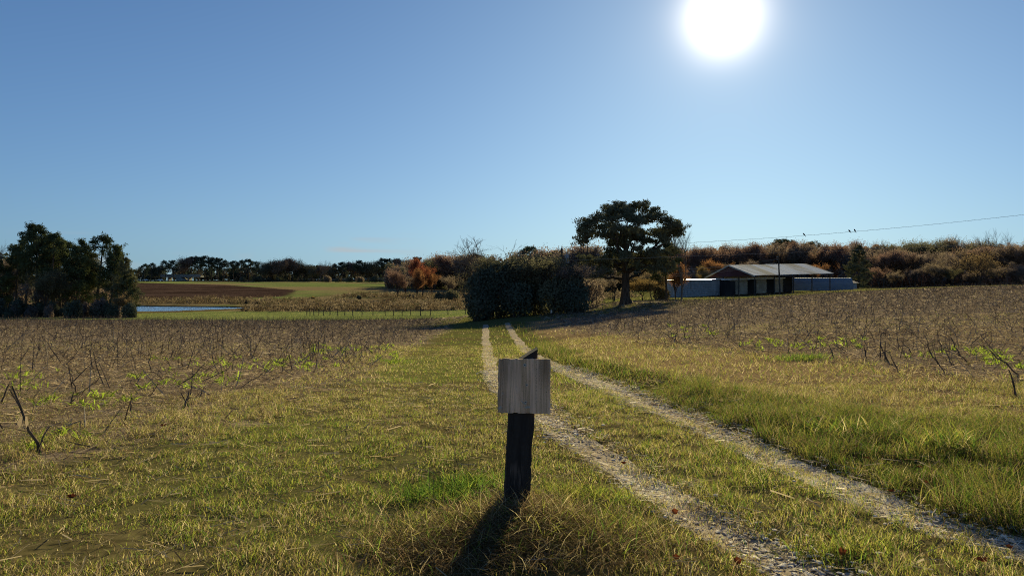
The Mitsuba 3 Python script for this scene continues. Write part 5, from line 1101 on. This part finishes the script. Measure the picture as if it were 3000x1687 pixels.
# yellow-green sprouts among the stalks
rs = np.random.default_rng(91); spots = []
def strip_of(n, x0, x1, y0, y1, s=9): return [(rs.uniform(x0, x1), y0 + (y1 - y0) * rs.random() + rs.normal() * s * 0.3) for _ in range(n)]
spots += strip_of(9, 30, 240, 1085, 1135) + strip_of(16, 90, 330, 990, 1035) + strip_of(26, 330, 620, 945, 975) + strip_of(14, 20, 160, 930, 985) + strip_of(26, 560, 860, 905, 930) + strip_of(34, 780, 1010, 872, 890) + strip_of(12, 940, 1030, 895, 920) + strip_of(26, 380, 800, 900, 935)
nl = len(spots)
spots += strip_of(34, 1850, 2180, 855, 880) + strip_of(20, 2280, 2560, 880, 905) + strip_of(12, 2480, 2576, 900, 930) + strip_of(12, 1640, 1800, 820, 850)
for i, (px, py) in enumerate(spots):
    tx, ty = hit(px, py); nbl = rs.integers(6, 12); hs_ = rs.uniform(0.07, 0.17, nbl) * (1.0 + ty / 60)
    x, y = tx + rs.normal(size=nbl) * 0.05, ty + rs.normal(size=nbl) * 0.05
    v, f, c = blades(x, y, hs_, 0.016 * rs.uniform(0.7, 1.5, nbl) * (1 + ty / 50), np.clip(rs.uniform(0.5, 1.4, nbl), 0, 1.4), np.array([(0.26, 0.34, 0.045)]) * rs.uniform(0.65, 1.25, (nbl, 1)), rs, 4)
    wh_ = ('in the ' + ('front' if ty < 14 else 'back') + ' of the left field, ' + where(px, [330, 700], ['near the left picture edge', 'in its middle', 'near the lane'])) if i < nl else ('in the right field, ' + where(px, [1820, 2230], ['nearest the lane', 'in its middle', 'near the right picture edge']))
    k = thing('green_sprout', 'yellow-green leafy sprout ' + wh_, 'sprout', 'sprouts ' + wh_); put(k, (v, f), 'm_grass', color=c)

# fallen leaves
LV = [(2116, 1412, .052, 1.1, 'large reddish-brown fallen leaf standing on edge near the bottom of the left wheel track'), (1569, 1165, .045, .3, 'curled orange-brown leaf on the left wheel track near the post'), (1696, 1305, .045, 1.0, 'dark red-brown leaf upright on the left edge of the left wheel track'),
      (2084, 1373, .036, .5, 'small brown leaf above the large fallen leaf'), (1700, 1432, .036, .8, 'small red-brown leaf at the bottom edge in the grass'), (1854, 1440, .045, .9, 'dark leaf cut by the bottom edge left of the wheel track'), (2154, 1147, .035, .5, 'red leaf furthest up the right wheel track verge'),
      (2179, 1178, .045, .2, 'orange leaf on the right wheel track verge'), (2313, 1207, .035, .4, 'bright red leaf in the rough grass right of the track'), (2329, 1237, .035, .7, 'orange leaf beside the right wheel track'), (2242, 1247, .038, .4, 'red-brown leaf on the right wheel track'), (2273, 1252, .035, .3, 'dark leaf next to the red-brown leaf on the right wheel track'),
      (2429, 1250, .038, .3, 'red leaf in the rough grass towards the right edge'), (2482, 1270, .035, .4, 'dull red leaf low in the rough grass at right'), (2538, 1286, .038, .4, 'dark red leaf near the right picture edge'), (2538, 1382, .035, .5, 'dark leaf on the far right of the right wheel track'), (2468, 1432, .06, .15, 'long scarlet leaf lying in the grass at the lower right corner'),
      (412, 1084, .06, .3, 'orange-brown leaf in the grass at the edge of the left field'), (180, 1275, .05, .5, 'dark triangular leaf in the grass at the lower left')]
for px, py, r, tilt_, lab in LV:
    r *= 0.56
    tx, ty = hit(px, py); k = thing('fallen_leaf', lab, 'leaf'); t = np.linspace(0, 2 * np.pi, 15)[:-1]
    rad_ = r * (1 + 0.16 * np.cos(5 * t) * (r < .05)); u, w = rad_ * np.cos(t) * 1.05, rad_ * np.sin(t) * 0.8
    cup = 0.35 * (u ** 2 + w ** 2) / r; rot = RZ.uniform(-0.6, 0.6)
    p3 = np.stack([u, w * math.cos(tilt_) - cup * math.sin(tilt_), w * math.sin(tilt_) + cup * math.cos(tilt_)], -1)
    p3 = np.vstack([p3, [[0, 0, 0]], [[r * 1.05, 0, 0.2 * r], [r * 1.5, 0.003, 0.25 * r], [r * 1.5, -0.003, 0.25 * r]]])
    m_ = (p3, np.array([[i, (i + 1) % 14, 14] for i in range(14)] + [[15, 16, 17]]))
    put(k, orient(m_, rot, (tx, ty, gz(tx, ty) + 0.035 + r * 0.55 * math.sin(tilt_) + 0.02)), 'm_fallen')
